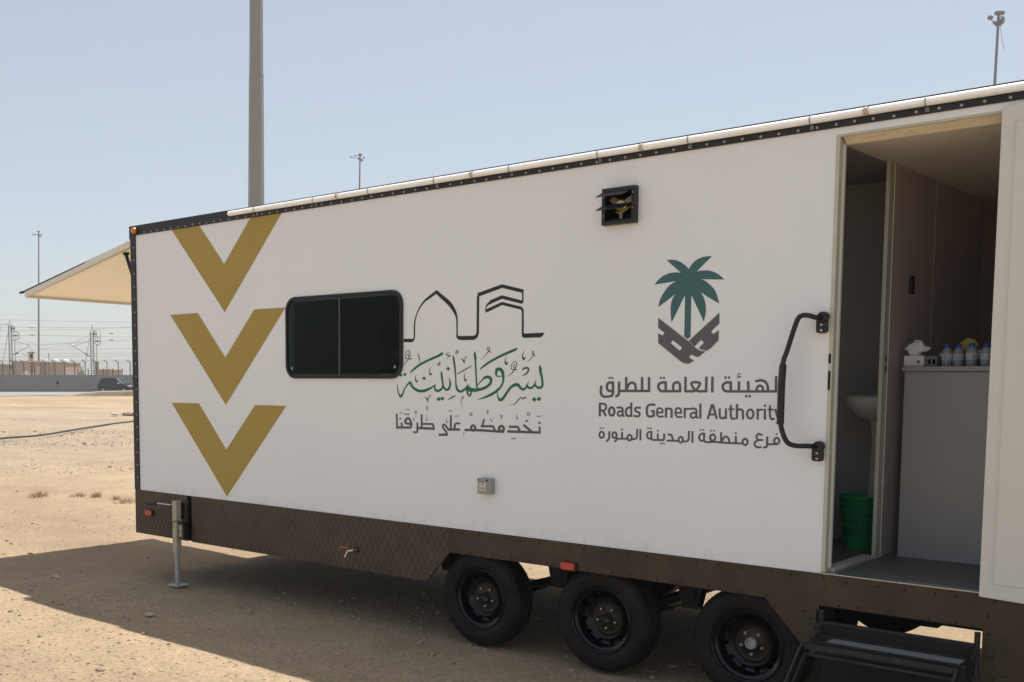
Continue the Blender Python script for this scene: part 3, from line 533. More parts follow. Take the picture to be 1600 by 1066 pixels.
'branch': '''53492 15666 -31 -28 -2 -45 35 -32 50 1 33 29 2 45 -30 30
50209 15553 -28 -28 1 -39 37 -29 45 4 29 28 -1 40 -30 26
50407 15560 -40 -29 -3 -39 29 -29 46 -3 32 22 8 40 -26 32
53684 15665 -41 -27 -6 -45 28 -33 50 -6 36 23 10 45 -28 36
51732 15538 -26 -15 -15 -20 -1 -46 38 -34 51 -2 41 34 3 46 -32 34
52727 15540 0 -423 -28 -91 -25 -27 -36 -18 -51 -7 -87 1 -13 94 -17 45 -32 47 -60 46 -44 18 -51 6 -73 -15 -43 -24 -43 -40 -32 -52 -15 -46 -8 -75 -228 -8 -15 357 -137 -8 4 -353 -230 -6 -21 82 9 72 -6 59 -22 58 -33 47 -46 38 -53 23 -52 8 -82 -16 -44 -24 -45 -43 -29 -47 -19 -60 -5 -53 10 -65 17 -45 31 -45 56 -47 45 -19 60 -8 99 25 -9 -52 -97 -84 -16 -27 8 -45 20 -17 30 -9 44 11 81 64 48 52 24 48 642 18 68 -66 52 -23 58 -7 58 10 51 25 64 60 131 -2 94 16 74 39 40 38 38 68 21 98 -2 425
56877 15677 -34 -28 -3 -43 27 -30 46 -5 34 26 6 43 -29 34
57056 15683 -35 -28 -3 -43 28 -30 46 -4 34 25 5 43 -29 34
52943 15530 14 -669 132 4 -11 664 -5 6
54152 15540 -41 -30 -8 -23 3 -25 35 -35 49 -3 39 29 6 45 -26 34
57529 15654 -33 -26 -4 -43 27 -31 46 -4 34 26 5 43 -29 32
57711 15660 -31 -26 -4 -43 12 -20 20 -13 45 0 32 29 2 38 -24 30
56119 15550 -9 -137 1 -318 -19 -64 -45 -39 -74 -23 -109 7 -5 90 -19 52 -28 43 -55 45 -42 18 -48 6 -67 -14 -43 -24 -38 -37 -31 -53 -26 -108 -233 -5 -61 201 -22 50 -34 49 -43 32 -48 16 -159 5 -28 -9 -24 -24 -7 -25 8 -32 40 -28 138 -5 21 -10 34 -62 48 -162 -325 -9 -6 -10 1 -108 737 17 71 -68 48 -21 54 -7 68 17 39 23 48 44 156 -6 47 9 73 28 66 47 30 39 22 50 14 113 0 405
50297 15345 -37 -9 -46 -24 -55 -52 -29 -48 -18 -54 -8 -73 9 -59 19 -53 40 -58 43 -36 54 -25 76 -10 69 16 48 26 43 42 38 61 17 53 6 67 -9 59 -19 52 -42 61 -42 35 -53 25 -66 9
53597 15445 -78 -28 -60 -54 -46 -73 -21 -84 17 -89 41 -88 56 -69 39 -23 57 -12 128 8 50 -36 72 -23 7 -10 85 -4 127 10 455 8 55 17 41 36 20 43 12 89 10 13 -3 260 -133 -5 1 -140 -11 -165 -9 -28 -259 -8 -5 6 -8 324 -9 3 -117 -7 6 -328 -183 -6 -86 23 -30 32 -8 76 2 64 12 7 -6 249 -22 0 -43 20
56328 15540 17 -679 122 4 7 1 -19 677
50797 15337 9 -305 -9 -93 -31 -60 -109 -117 -15 -34 17 -45 47 -21 30 3 28 15 121 131 34 54 27 100 -9 375
58103 15548 9 -536 -311 14 48 69 20 58 6 66 -9 61 -22 54 -27 39 -47 43 -59 28 -59 7 -65 -12 -57 -33 -37 -36 -28 -44 -22 -62 -6 -62 11 -67 22 -55 31 -43 31 -28 -213 -19 -94 19 -26 23 -13 55 1 130 13 7 -6 240 -67 16 -105 -2 -79 -14 -73 -49 -85 -108 -31 -88 1 -56 12 -49 42 -85 62 -68 47 -22 59 -5 125 18 44 -39 37 -17 119 -24 509 37 646 -34 951 12 4 59 40 -65 45 -39 57 -24 50 -6 62 11 49 26 43 41 31 49 18 55 4 60 -8 53 -21 54 -33 46 -46 38 -50 21 -50 7 -72 -14 -46 -25 -40 -39 -30 -49 -17 -49 -6 -95 -271 -3 -17 367 -118 -8 9 -359 -267 -3 -21 121 -28 78 -70 95 -76 55 -71 14 -82 -23 -88 -68 -56 -78 -14 359
59035 15566 -39 -20 -15 -43 8 -24 17 -17 45 -11 37 21 14 41 -16 36 -19 13
50311 15225 42 2 39 -25 21 -33 16 -65 -5 -47 -24 -54 -27 -26 -30 -12 -25 2 -38 25 -34 65 -4 40 13 67 20 33
60348 15576 -42 -20 -37 -31 -30 -36 -34 -67 -10 -48 8 -77 14 -43 41 -74 -99 -60 -37 -41 -21 -49 -8 -90 17 -83 21 -41 33 -34 56 -34 50 -19 68 -16 68 -3 122 18 24 10 24 33 -5 41 -16 18 -24 11 -153 -17 -74 16 -50 21 -26 22 -13 38 -4 54 11 42 34 31 143 76 214 7 27 22 9 36 -14 32 -31 18 -196 -1 -43 10 -16 13 -24 40 -12 65 14 43 39 49 16 8 19 -3 148 -46 40 19 15 36 -9 31 -25 22 -142 50
53607 15329 77 3 -6 -282 -8 -5 -56 -5 -22 8 -45 68 -23 63 -1 45 20 46 36 42
51212 15224 37 3 37 -26 27 -52 4 -32 -14 -34 1 -32 -13 -23 -22 -21 -30 -12 -30 6 -25 19 -18 25 -15 59 14 73 17 26
61379 15590 -31 -26 -3 -41 25 -29 42 -4 31 25 4 41 -26 31
57010 15358 48 2 9 -6 -7 -284 -99 -17 -27 18 -32 48 -20 61 -1 25 15 44 39 57 44 42
57626 15326 30 7 39 -12 37 -40 14 -37 2 -61 -11 -37 -36 -46 -38 -15 -27 3 -34 22 -34 60 -5 37 12 62 18 31
52257 15106 29 7 29 -10 34 -39 12 -32 1 -65 -22 -27 -6 -32 -43 -26 -22 2 -31 20 -2 71 -33 12 12 72
60806 15387 10 -511 -5 -12 -13 -6 -121 -26 -25 -17 -14 -24 1 -30 14 -23 22 -14 24 -3 97 19 78 28 30 26 19 34 13 81 530 24 5 22 56 35 32 31 28 47 17 54 4 59 -7 52 -21 54 -31 44 -43 36 -49 22 -60 6 -54 -11 -47 -26 -39 -38 -29 -49 -17 -53 -4 -59 9 -59 30 -64 -307 -13 -12 367
58461 15241 24 -5 30 -23 54 -71 19 -54 13 -94 -141 -2 -183 11 88 166 53 52
55653 15114 31 -1 30 -21 16 -25 13 -56 -2 -37 -22 -51 -21 -20 -29 -10 -27 8 -21 18 -25 49 -4 31 12 66 13 23
61384 15278 41 2 35 -23 20 -28 13 -53 -2 -35 -21 -48 -21 -21 -35 -14 -36 9 -25 19 -17 25 -14 52 13 66 15 24
59578 15152 41 3 38 -23 20 -30 14 -53 -2 -36 -22 -49 -23 -22 -37 -14 -38 9 -26 21 -25 48 -5 30 13 66 16 25
54388 14787 -38 -28 -6 -39 26 -35 49 -8 37 22 11 45 -27 37
54570 14794 -35 -28 -5 -44 29 -32 48 -4 38 28 5 44 -26 31''',
'palm': '''57037 25534 -221 -15 -331 -83 -266 -169 -193 -199 -96 -175 -54 37 -151 159 -274 203 -314 149 -280 59 -377 14 490 -425 453 -377 -343 44 -374 -16 -410 -129 -313 -217 -246 -273 1388 118 -368 -175 -274 -270 -233 -330 -165 -335 -64 -334 583 366 522 350 -141 -176 -117 -248 -50 -332 23 -497 62 -415 296 562 339 681 179 317 8 -687 1 -1692 219 -170 185 142 -3 1390 -11 643 8 368 357 -714 243 -432 202 -424 110 505 -10 352 -60 311 -123 308 -149 232 447 -307 698 -412 -141 475 -175 345 -234 253 -303 246 -289 126 973 -78 434 -19 -242 221 -261 175 -333 136 -300 54 -326 -3 -231 -38 416 383 492 414 3 6 -239 24''',
'road': '''57862 22299 -1821 -1544 -1 -6 361 -316 412 381 145 -183 -304 -287 162 -100 336 -45 206 95 500 481 0 562 -335 -230 -126 163 486 437
54037 22154 -7 -1 14 -583 415 -299 -125 -164 -275 153 -7 -3 13 -553 1462 -1083 182 -101 183 -52 215 15 263 136 -289 193 99 154 236 -98 234 -61 409 311 -260 39 -288 136 -512 437
55020 20821 594 -446 -140 -173 -588 454 -4 6''',
'gold': '''57862 22324 -1832 -1547 -5 -20 14 -6 12 7 1822 1541 7 12
54022 22185 -7 -15 7 -9 1971 -1429 511 -437 308 -138 263 -37 17 7 0 12 -11 7 -263 37 -301 135 -508 435
57848 20774 -503 -486 -200 -91 -209 3 -12 -10 4 -12 225 -7 211 97 504 488 3 16
54059 20702 -8 -13 8 -11 1459 -1084 185 -105 190 -54 214 15 277 154 -2 12 -19 4 -263 -144 -208 -14 -176 50 -185 106''',
'skyline': '''42548 24785 -2053 -481 67 -146 -100 -2 -5 -2403 -10 -79 -33 -99 -42 -57 -54 -41 -132 -21 -1095 12 -131 -6 -37 9 -48 25 -39 91 -12 88 1 822 -21 241 -35 161 -51 162 -129 259 -186 270 -157 175 -99 90 -311 236 -430 277 -485 344 -87 -57 -58 -17 -458 -246 -346 -196 -171 -111 -161 -136 -160 -162 -151 -180 -129 -182 -115 -198 -100 -206 -103 -268 -47 -179 -39 -323 3 -641 -9 -151 -20 -45 -31 -21 -71 -11 -797 19 -10 -4 1 -236 797 -20 71 31 94 90 62 89 36 127 9 226 -8 543 44 398 45 172 71 185 92 191 115 191 214 260 166 156 168 130 168 96 373 162 476 250 844 -620 278 -223 154 -150 144 -157 182 -228 97 -138 96 -193 34 -147 17 -437 3 -700 20 -81 40 -58 48 -39 66 -30 216 -53 1140 -8 206 89 94 75 77 129 34 143 17 13 4 2457 1912 457 1598 -403 8 -491 -1583 407 -77 0 -987 -289 26 -51 -133 -67 -80 -58 -62 -75 -43 -76 -33 -83 -16 -85 -12 -184 18 -22 -46 -91 4 -11 18 -4 143 78 9 1 27 -36 1235 418 1472 -351 61 -39 25 -29 20 -91 9 -117 19 -1336 7 -83 44 -98 122 -57 1296 -6 158 80 168 212 -7 5 -1602 -8 -32 62 -21 1429 -11 49 -36 71 -103 114 -35 25 -1574 374 -53 -9 -1258 -420 16 99 34 62 68 65 98 59 258 76 52 38 800 233 1574 -402 16 26 51 9 32 24 29 95 16 6 -9 634 33 122''',
}

# ================================================================== THE TRAILER
W = 2.6; L_END = 9.3
trailer = empty('trailer', (0, 0, 0), label='long white site trailer with gold chevrons, green script and open side door', cat='trailer')
T = trailer
ZB, ZT, ZR = .812, 3.161, 3.249
DX0, DX1, DZ1 = 6.407, 7.200, 3.125
# --- shell
WB = (2.17, 3.345, 1.89, 2.458)    # window opening
MB().box(.078, WB[0], 0, .05, ZB, ZT).box(WB[0], WB[1], 0, .05, ZB, WB[2]).box(WB[0], WB[1], 0, .05, WB[3], ZT).build('side_panel', M['white'], T)
fw = MB()
fw.add([(WB[1], 0, ZB), (DX0, 0, ZB), (DX0, 0, DZ1), (DX1, 0, DZ1), (DX1, 0, ZB), (L_END, 0, ZB), (L_END, 0, ZT), (WB[1], 0, ZT),
        (WB[1], .05, ZB), (DX0, .05, ZB), (DX0, .05, DZ1), (DX1, .05, DZ1), (DX1, .05, ZB), (L_END, .05, ZB), (L_END, .05, ZT), (WB[1], .05, ZT)],
       [(0, 1, 2, 7), (2, 3, 6, 7), (3, 4, 5, 6), (8, 15, 10, 9), (10, 15, 14, 11), (11, 14, 13, 12),
        (1, 9, 10, 2), (2, 10, 11, 3), (3, 11, 12, 4), (0, 8, 9, 1), (4, 12, 13, 5), (7, 6, 14, 15), (0, 7, 15, 8), (5, 13, 14, 6)])
fw.build('side_panel', M['white'], T)
box('rear_side_panel', M['white'], T, .078, L_END, W - .05, W, ZB, ZT)
box('end_panel', M['white'], T, L_END - .05, L_END, .052, W - .052, ZB, ZT)
box('roof', M['white'], T, .05, L_END, .05, W - .05, 3.19, 3.235)
box('floor_deck', M['chassis'], T, .02, L_END, .03, W - .03, .745, .806)
# hatch end (x=0): corner frame round the opening that the raised hatch covers
box('end_post', M['trim'], T, .002, .06, .06, .16, .82, 3.1); box('end_post', M['trim'], T, .002, .06, W - .16, W - .06, .82, 3.1)
box('end_header', M['trim'], T, .002, .06, .16, W - .16, 3.02, 3.12)
box('room_divider', M['inwall'], T, 5.22, 5.27, .052, W - .052, .806, 3.09)
for x in (1.22, 3.66, 4.88, 6.10, 8.0): box('panel_seam', M['white'], T, x, x + .004, -.0007, 0, ZB + .001, ZT - .001, 0)
for za, zb in ((ZB + .001, 1.84), (2.51, ZT - .001)): box('panel_seam', M['white'], T, 2.44, 2.444, -.0007, 0, za, zb, 0)
# --- black angle trims
tt = MB().box(0, L_END, -.012, .04, ZT, ZR).build('roof_trim', M['trim'], T, bevel=.003)
tl = MB().box(0, .078, -.011, .04, ZB, ZT - .001).build('corner_trim', M['trim'], T, bevel=.003)
box('roof_trim', M['trim'], T, 0, L_END, W - .04, W + .012, ZT, ZR); box('roof_trim', M['trim'], T, -.012, .0, -.012, W + .012, 3.13, ZR)
box('corner_trim', M['trim'], T, 0, .078, W - .04, W + .011, ZB, ZT - .001)
# screws of the trims
sm = MB().lathe([(.0078, 0), (.0066, -.0035), (.0034, -.0052), (.0005, -.0055)], 10)
s0 = sm.build('screw', M['screw'], tt, smooth=True, loc=(.23, -.012, 3.176))
x = .23; first = True
while x < L_END - .1:
    if not first:
        c = s0.copy(); COL.objects.link(c); c.location = (x, -.012, 3.176 + random.uniform(-.003, .003))
    first = False; x += random.choice((.092, .1, .105, .11))
z = 3.05
while z > .86:
    c = s0.copy(); COL.objects.link(c); c.parent = tl; c.location = (.057 + random.uniform(-.003, .003), -.011, z); z -= .118
# --- white tube along the roof edge
segs = [(1.47, 2.755), (2.76, 4.035), (4.04, 5.30), (5.305, 6.575), (6.58, 7.85), (7.855, 9.1)]
for a, b in segs:
    MB().lathe([(.0005, 0), (.021, .001), (.021, b - a - .001), (.0005, b - a)], 16, Matrix.Translation((a, -.036, 3.214)) @ Matrix.Rotation(-PI / 2, 4, 'Z')).build('tube_light', M['strip'], T, smooth=True)
    MB().lathe([(.0215, 0), (.0222, .002), (.0222, .018), (.0215, .02)], 14, Matrix.Translation((b - .02, -.036, 3.214)) @ Matrix.Rotation(-PI / 2, 4, 'Z')).build('tube_joint', M['joint'], T, smooth=True)
for x in (1.804, 2.494, 3.075, 3.702, 4.337, 4.998, 5.591, 6.284, 6.85, 7.5, 8.1, 8.7):
    cl = MB().lathe([(.0218, -.0025), (.0236, -.0025), (.0236, .0025), (.0218, .0025)], 20, Matrix.Translation((x, -.036, 3.214)) @ Matrix.Rotation(-PI / 2, 4, 'Z'), closed=True).box(x - .009, x + .009, -.018, -.012, 3.168, 3.190).build('tube_clip', M['mast'], T)

# --- skirt
skA = MB().prism([(.002, .403), (.80, .403), (.80, ZB - .002), (.002, ZB - .002)], -.006, .012).build('skirt_panel', M['plate_relief'], T)
box('skirt_step_shadow', M['chassis'], T, .70, .869, .05, .07, .395, .744)  # dark backing stands in for the shadow beside the panel step
box('skirt_return', M['plate_relief'], T, .870, .875, -.009, .05, .405, ZB - .003, 0)
skB = MB().prism([(.875, .403), (3.613, .406), (3.828, .640), (3.828, ZB - .002), (.875, ZB - .002)], -.010, .010).build('skirt_panel', M['plate_relief'], T)
skC = MB().prism([(3.829, .640), (6.105, .640), (6.30, .430), (6.345, .37), (6.392, .37), (6.392, .638), (7.203, .638), (7.203, .355), (L_END, .355), (L_END, ZB - .002), (3.829, ZB - .002)], -.008, .010).build('skirt_panel', M['plate_flat'], T)
MB().prism([(.002, .403), (3.613, .403), (3.828, .640), (6.105, .640), (6.30, .430), (L_END, .40), (L_END, ZB - .002), (.002, ZB - .002)], W - .01, W + .008).build('rear_skirt', M['plate_flat'], T)
box('end_skirt', M['plate_flat'], T, .003, .02, .013, W - .011, .405, .744); box('end_skirt', M['plate_flat'], T, L_END - .02, L_END - .003, .013, W - .011, .405, .744)
# steel lip along the foot of the notch and small weld beads / bolt heads
bolt = MB().lathe([(.0075, 0), (.0065, -.004), (.0005, -.0055)], 8).build('bolt', M['bolt'], skC, smooth=True, loc=(3.95, -.008, .785))
def boltat(x, z):
    c = bolt.copy(); COL.objects.link(c); c.location = (x + random.uniform(-.012, .012), -.008, z + random.uniform(-.006, .006))
x = 4.07
while x < 9.2:
    boltat(x, .785); x += random.uniform(.10, .17)
x = 3.9
while x < 6.08:
    boltat(x, .655); x += random.uniform(.12, .18)
for x, z in ((6.12, .655), (6.17, .60), (6.23, .53), (6.29, .465), (6.33, .60), (6.36, .56), (6.36, .45), (6.375, .52), (6.5, .654), (6.62, .656), (6.78, .655), (6.95, .655), (7.08, .655), (7.23, .70), (7.24, .62), (7.26, .50), (7.3, .42), (7.42, .6), (7.25, .40)): boltat(x, z)
box('door_sill', M['bead'], T, DX0 + .002, DX1 - .002, -.016, .049, .8122, .819, .001)
box('skirt_edge', M['chassis'], T, 3.83, 6.1, .012, .05, .640, .655, 0)

# --- chassis beneath
for y in (.42, 2.14): box('chassis_beam', M['chassis'], T, .1, L_END - .1, y, y + .06, .60, .744)
for x in (.5, 1.4, 2.3, 3.2, 6.75, 7.9, 8.8): box('cross_member', M['chassis'], T, x, x + .06, .05, W - .05, .66, .742)
for x in (1.2, 2.2): box('corner_gusset', M['chassis'], T, x, x + .05, .05, .4, .56, .656)
WX = (4.05, 5.02, 5.98); WZ = .335
for x in WX:
    MB().lathe([(.0005, .24), (.038, .24), (.038, W - .24), (.0005, W - .24)], 14, Matrix.Translation((x, 0, WZ))).build('axle', M['chassis'], T, smooth=True)
for y in (.30, W - .36):
    for x in WX:
        lv = MB()
        for k in range(4):
            hw = .42 - k * .08; n = 8
            top = [(x + hw * (2 * i / n - 1), .455 - .075 * (1 - (hw * (2 * i / n - 1) / .42) ** 2) - k * .0125) for i in range(n + 1)]
            lv.prism(top + [(a, b - .010) for a, b in top[::-1]], y, y + .06)
        lv.build('leaf_spring', M['chassis'], T)
    for x in (3.56, 4.535, 5.50, 6.42):
        MB().prism([(x - .10, .66), (x + .10, .66), (x + .05, .44), (x - .05, .44)], y - .008, y - .001).prism([(x - .10, .66), (x + .10, .66), (x + .05, .44), (x - .05, .44)], y + .061, y + .068).build('spring_hanger', M['chassis'], T)
        box('hanger_plate', M['chassis'], T, x - .035, x + .035, y - .02, y - .009, .47, .64)
box('wheel_arch_liner', M['chassis'], T, 3.70, 6.32, .27, .40, .69, .742, 0)

box('water_tank', M['chassis'], T, 6.42, 6.845, .55, 1.35, .485, .744, .01)
# --- wheels
def wheel(loc, flip=False, ring=False):
    prof = [(.205, .030), (.225, .014), (.262, .004), (.292, .006), (.312, .016), (.326, .034), (.333, .050)]
    g = [(.335, .060), (.335, .078), (.328, .080), (.328, .088), (.335, .090), (.335, .112), (.328, .114), (.328, .122), (.335, .124), (.335, .146), (.328, .148), (.328, .156), (.335, .158), (.335, .176)]
    back = [(.333, .186), (.322, .205), (.295, .218), (.25, .218), (.205, .20)]
    wh = MB().lathe(prof + g + back, 64).build('wheel', M['rubber'], T, smooth=True, loc=loc)
    if flip: wh.rotation_euler = (0, 0, PI)
    # lugs cut in the shoulder as tiny blocks
    lug = MB()
    for k in range(64):
        a = 2 * PI * (k + .5) / 64; mt = Matrix.Rotation(a, 4, 'Y')
        lug.box(.316, .3345, .036 if k % 2 else .039, .060, -.0125, .0125, mt)
    lug.build('tread_blocks', M['rubber'], wh)
    ringm = MB().lathe([(.262, .0025), (.266, .001), (.270, .0025)], 48).lathe([(.222, .013), (.226, .0105), (.230, .013)], 48).build('sidewall_rib', M['rubber'], wh, smooth=True)
    rim = MB().lathe([(.214, .026), (.2145, .014), (.209, .009), (.203, .013), (.199, .030), (.183, .040), (.180, .095), (.176, .116), (.160, .122), (.146, .106), (.138, .078), (.130, .070), (.121, .075), (.104, .098), (.064, .102), (.046, .098), (.0005, .098)], 56).build('rim', M['rim'], wh, smooth=True)
    rim.rotation_euler = (0, random.uniform(0, 1.2), 0)
    hb = MB()  # black caps on the disc paint the dark of its vent holes
    for k in range(12):
        a = 2 * PI * (k + .3) / 12; hb.lathe([(.0005, -.004), (.0125, -.004), (.0125, .006)], 10, Matrix.Translation((.163 * math.cos(a), .114, .163 * math.sin(a))))
    h = hb.build('vent_hole_caps', M['hole'], wh)
    for k in range(5):
        a = 2 * PI * k / 5 - PI / 2
        MB().lathe([(.0095, .010), (.0095, -.008), (.007, -.014), (.0005, -.017)], 6, Matrix.Translation((.066 * math.cos(a), .094, .066 * math.sin(a)))).build('lug_nut', M['chrome'] if not ring else M['steel'], wh)
    MB().lathe([(.034, .100), (.034, .086), (.031, .083), (.026, .086), (.0005, .088)] if not ring else [(.034, .100), (.034, .072), (.031, .069), (.027, .072), (.026, .09), (.0005, .09)], 24).build('hub_cap', M['steel'] if ring else M['rim'], wh, smooth=True)
    MB().tube([(.10, .06, -.165), (.102, .035, -.178)], .0035, 6).build('valve', M['bolt'], wh)
    return wh
for i, x in enumerate(WX):
    wheel((x, .030, WZ), ring=(i == 2)); wheel((x, W - .030, WZ), flip=True)

# --- artwork on the side (flat vinyl)
def art(name, key, m, parent=T, off=.0012, label=None):
    cu = bpy.data.curves.new(name, 'CURVE'); cu.dimensions = '2D'; cu.fill_mode = 'BOTH'
    for line in ART[key].split('\n'):
        a = np.array(line.split(), float).reshape(-1, 2); a = np.cumsum(a, 0) / 10000
        sp = cu.splines.new('POLY'); sp.points.add(len(a) - 1); sp.use_cyclic_u = True
        sp.points.foreach_set('co', np.column_stack([a, np.zeros(len(a)), np.ones(len(a))]).ravel())
    t = bpy.data.objects.new('tmp', cu); COL.objects.link(t); bpy.context.view_layer.update()
    me = bpy.data.meshes.new_from_object(t.evaluated_get(bpy.context.evaluated_depsgraph_get())); bpy.data.objects.remove(t); bpy.data.curves.remove(cu)
    for v in me.vertices: v.co = (v.co.x, -off, v.co.y)
    me.name = name; me.materials.clear(); me.materials.append(m)
    o = bpy.data.objects.new(name, me); COL.objects.link(o); o.parent = parent
    if label: o['label'] = label
    return o
art('script_lettering', 'green', M['green'], label='large green Arabic calligraphy slogan')
def islands(o):
    bm = bmesh.new(); bm.from_mesh(o.data); seen = set(); par = o.parent; m = o.data.materials[0]; nm = o.name
    for f0 in bm.faces:
        if f0 in seen: continue
        st_ = [f0]; comp = []; seen.add(f0)
        while st_:
            f = st_.pop(); comp.append(f)
            for e in f.edges:
                for g in e.link_faces:
                    if g not in seen: seen.add(g); st_.append(g)
        ids = {}; mb = MB()
        for f in comp:
            for v in f.verts:
                if v not in ids: ids[v] = len(mb.v); mb.v.append(tuple(v.co))
            mb.f.append(tuple(ids[v] for v in f.verts))
        mb.build(nm, m, par)
    bm.free(); bpy.data.objects.remove(o)
_o = art('script_mark', 'dark', M['dark']); _o.name = 'script_mark_all'; _o.name = 'script_mark'; islands(_o)
art('slogan_lettering', 'slogan', M['slogan'], label='grey Arabic slogan under the green script')
art('title_lettering', 'authority', M['grey'], label='grey Arabic and English authority name')
art('branch_lettering', 'branch', M['grey'], label='small grey Arabic branch name on the lowest line')
art('palm_emblem', 'palm', M['teal'], label='teal palm tree emblem')
rd = art('road_emblem', 'road', M['road'], label='grey folded road ribbon under the palm emblem')
art('road_emblem_outline', 'gold', M['gold'], parent=rd, off=.0020)
art('skyline_drawing', 'skyline', M['outline'], label='black line drawing of an arch and a cube building')
for z0 in (2.411, 1.628, .845):
    H = .790; xl, xi, xm, xj, xr = .588, .988, 1.357, 1.737, 2.122; vi = .402  # outer/inner corners
    top = min(z0 + H, 3.1605)
    def cut(xa, za, xb, zb, z):  # x on edge a-b at height z
        t = (z - za) / (zb - za); return xa + (xb - xa) * t
    zt = z0 + H; tip = (xm, z0); inn = (xm, z0 + vi)
    poly = [(cut(*tip, xl, zt, top), top), (cut(*inn, xi, zt, top), top), inn, (cut(*inn, xj, zt, top), top), (cut(*tip, xr, zt, top), top), tip]
    MB().add([(a, -.0012, b) for a, b in poly], [(0, 5, 2, 1), (5, 4, 3, 2)]).build('chevron', M['gold'], T)

# --- window
def rrect(x0, x1, z0, z1, r, n=7):
    P = []
    for cx, cz, a0 in ((x1 - r, z1 - r, 0), (x0 + r, z1 - r, PI / 2), (x0 + r, z0 + r, PI), (x1 - r, z0 + r, 1.5 * PI)):
        for k in range(n + 1):
            a = a0 + PI / 2 * k / n; P.append((cx + r * math.cos(a), cz + r * math.sin(a)))
    return P
def ringprism(o, i, y0, y1):
    n = len(o); mb = MB()
    vs = [(x, y0, z) for x, z in o] + [(x, y0, z) for x, z in i] + [(x, y1, z) for x, z in o] + [(x, y1, z) for x, z in i]
    fs = []
    for k in range(n):
        j = (k + 1) % n
        fs += [(k, j, n + j, n + k), (k, 2 * n + k, 2 * n + j, j), (n + k, n + j, 3 * n + j, 3 * n + k)]
    return mb.add(vs, fs)
wx0, wx1, wz0, wz1 = 2.136, 3.378, 1.855, 2.492
wf = ringprism(rrect(wx0, wx1, wz0, wz1, .105), rrect(wx0 + .020, wx1 - .020, wz0 + .022, wz1 - .022, .090), -.018, .0).build('window_frame', M['seal'], T, smooth=False)
ringprism(rrect(wx0 - .006, wx1 + .006, wz0 - .005, wz1 + .005, .11), rrect(wx0 + .004, wx1 - .004, wz0 + .005, wz1 - .005, .102), -.006, .0).build('bead', M['bead'], wf)
def halfpane(x0, x1, z0, z1, rr_, left):
    P = []
    for cx, cz, a0, rnd in ((x1 - rr_, z1 - rr_, 0, not left), (x0 + rr_, z1 - rr_, PI / 2, left), (x0 + rr_, z0 + rr_, PI, left), (x1 - rr_, z0 + rr_, 1.5 * PI, not left)):
        if rnd: P += [(cx + rr_ * math.cos(a0 + PI / 2 * k / 7), cz + rr_ * math.sin(a0 + PI / 2 * k / 7)) for k in range(8)]
        else: P.append((x1 if a0 in (0, 1.5 * PI) else x0, z1 if a0 in (0, PI / 2) else z0))
    return P
for P, yy in ((halfpane(wx0 + .016, 2.738, wz0 + .018, wz1 - .018, .088, True), -.0085), (halfpane(2.7385, wx1 - .016, wz0 + .018, wz1 - .018, .088, False), -.0060)):
    MB().prism([(x, z) for x, z in P], yy, yy + .002).build('window_pane', M['glass'], wf)
box('mullion', M['pole'], wf, 2.732, 2.7355, -.011, -.0086, wz0 + .022, wz1 - .022, .001); box('mullion_seal', M['black'], wf, 2.739, 2.752, -.0115, -.0056, wz0 + .03, wz1 - .03, 0)
MB().box(2.20, 2.212, -.014, -.0087, 1.925, 1.945).build('latch', M['bead'], wf); MB().box(3.30, 3.312, -.012, -.0057, 1.93, 1.95).build('latch', M['bead'], wf)

# --- office room behind the window
MB().box(.065, 5.219, .051, W - .052, .8065, .815).build('office_floor', M['floor'], T)
MB().box(.065, 5.219, .051, W - .052, 3.085, 3.12).build('office_ceiling', M['officewall'], T)
box('sky_block_partition', M['officewall'], T, .90, .95, .052, W - .061, 1.86, 3.084, 0); box('sky_block_partition', M['officewall'], T, .90, .95, .052, 1.0, .816, 1.859, 0)  # added to block the sky through the open end; low gap lets light in
box('office_lining', M['officewall'], T, .065, 5.219, W - .06, W - .0515, .816, 3.084, 0)
dk = box('office_desk', M['cab'], T, .96, 3.2, W - .70, W - .061, 1.50, 1.54, .003)
for x in (.98, 1.8, 3.14): box('desk_leg', M['trim'], dk, x, x + .04, W - .68, W - .64, .816, 1.499, 0)
box('desk_screen', M['hole'], dk, 1.05, 1.60, W - .34, W - .31, 1.62, 1.95); box('screen_foot', M['trim'], dk, 1.25, 1.40, W - .36, W - .26, 1.541, 1.619)
box('desk_printer', M['socket'], dk, 1.75, 2.1, W - .60, W - .25, 1.541, 1.72, .01)
sh = box('wall_shelf', M['cab'], T, .96, 2.9, W - .34, W - .061, 2.18, 2.205, .002)
for x0_, x1_, h_, m_ in ((.99, 1.20, .12, 'chassis'), (1.24, 1.30, .16, 'cab'), (1.42, 1.75, .09, 'trim'), (1.95, 2.35, .07, 'cab')): box('shelf_box', M[m_], sh, x0_, x1_, W - .31, W - .08, 2.206, 2.206 + h_, .004)
box('pane_line_strip', M['white'], T, 1.0, 4.6, W - .085, W - .061, 2.105, 2.135, .002); box('pane_line_strip', M['socket'], T, 1.0, 4.6, W - .080, W - .061, 1.985, 2.0, .002)  # pale strips added to stand in for lines reflected in the panes
box('window_ledge', M['white'], T, 2.1, 3.45, .0505, .12, 1.862, 1.884, .002)

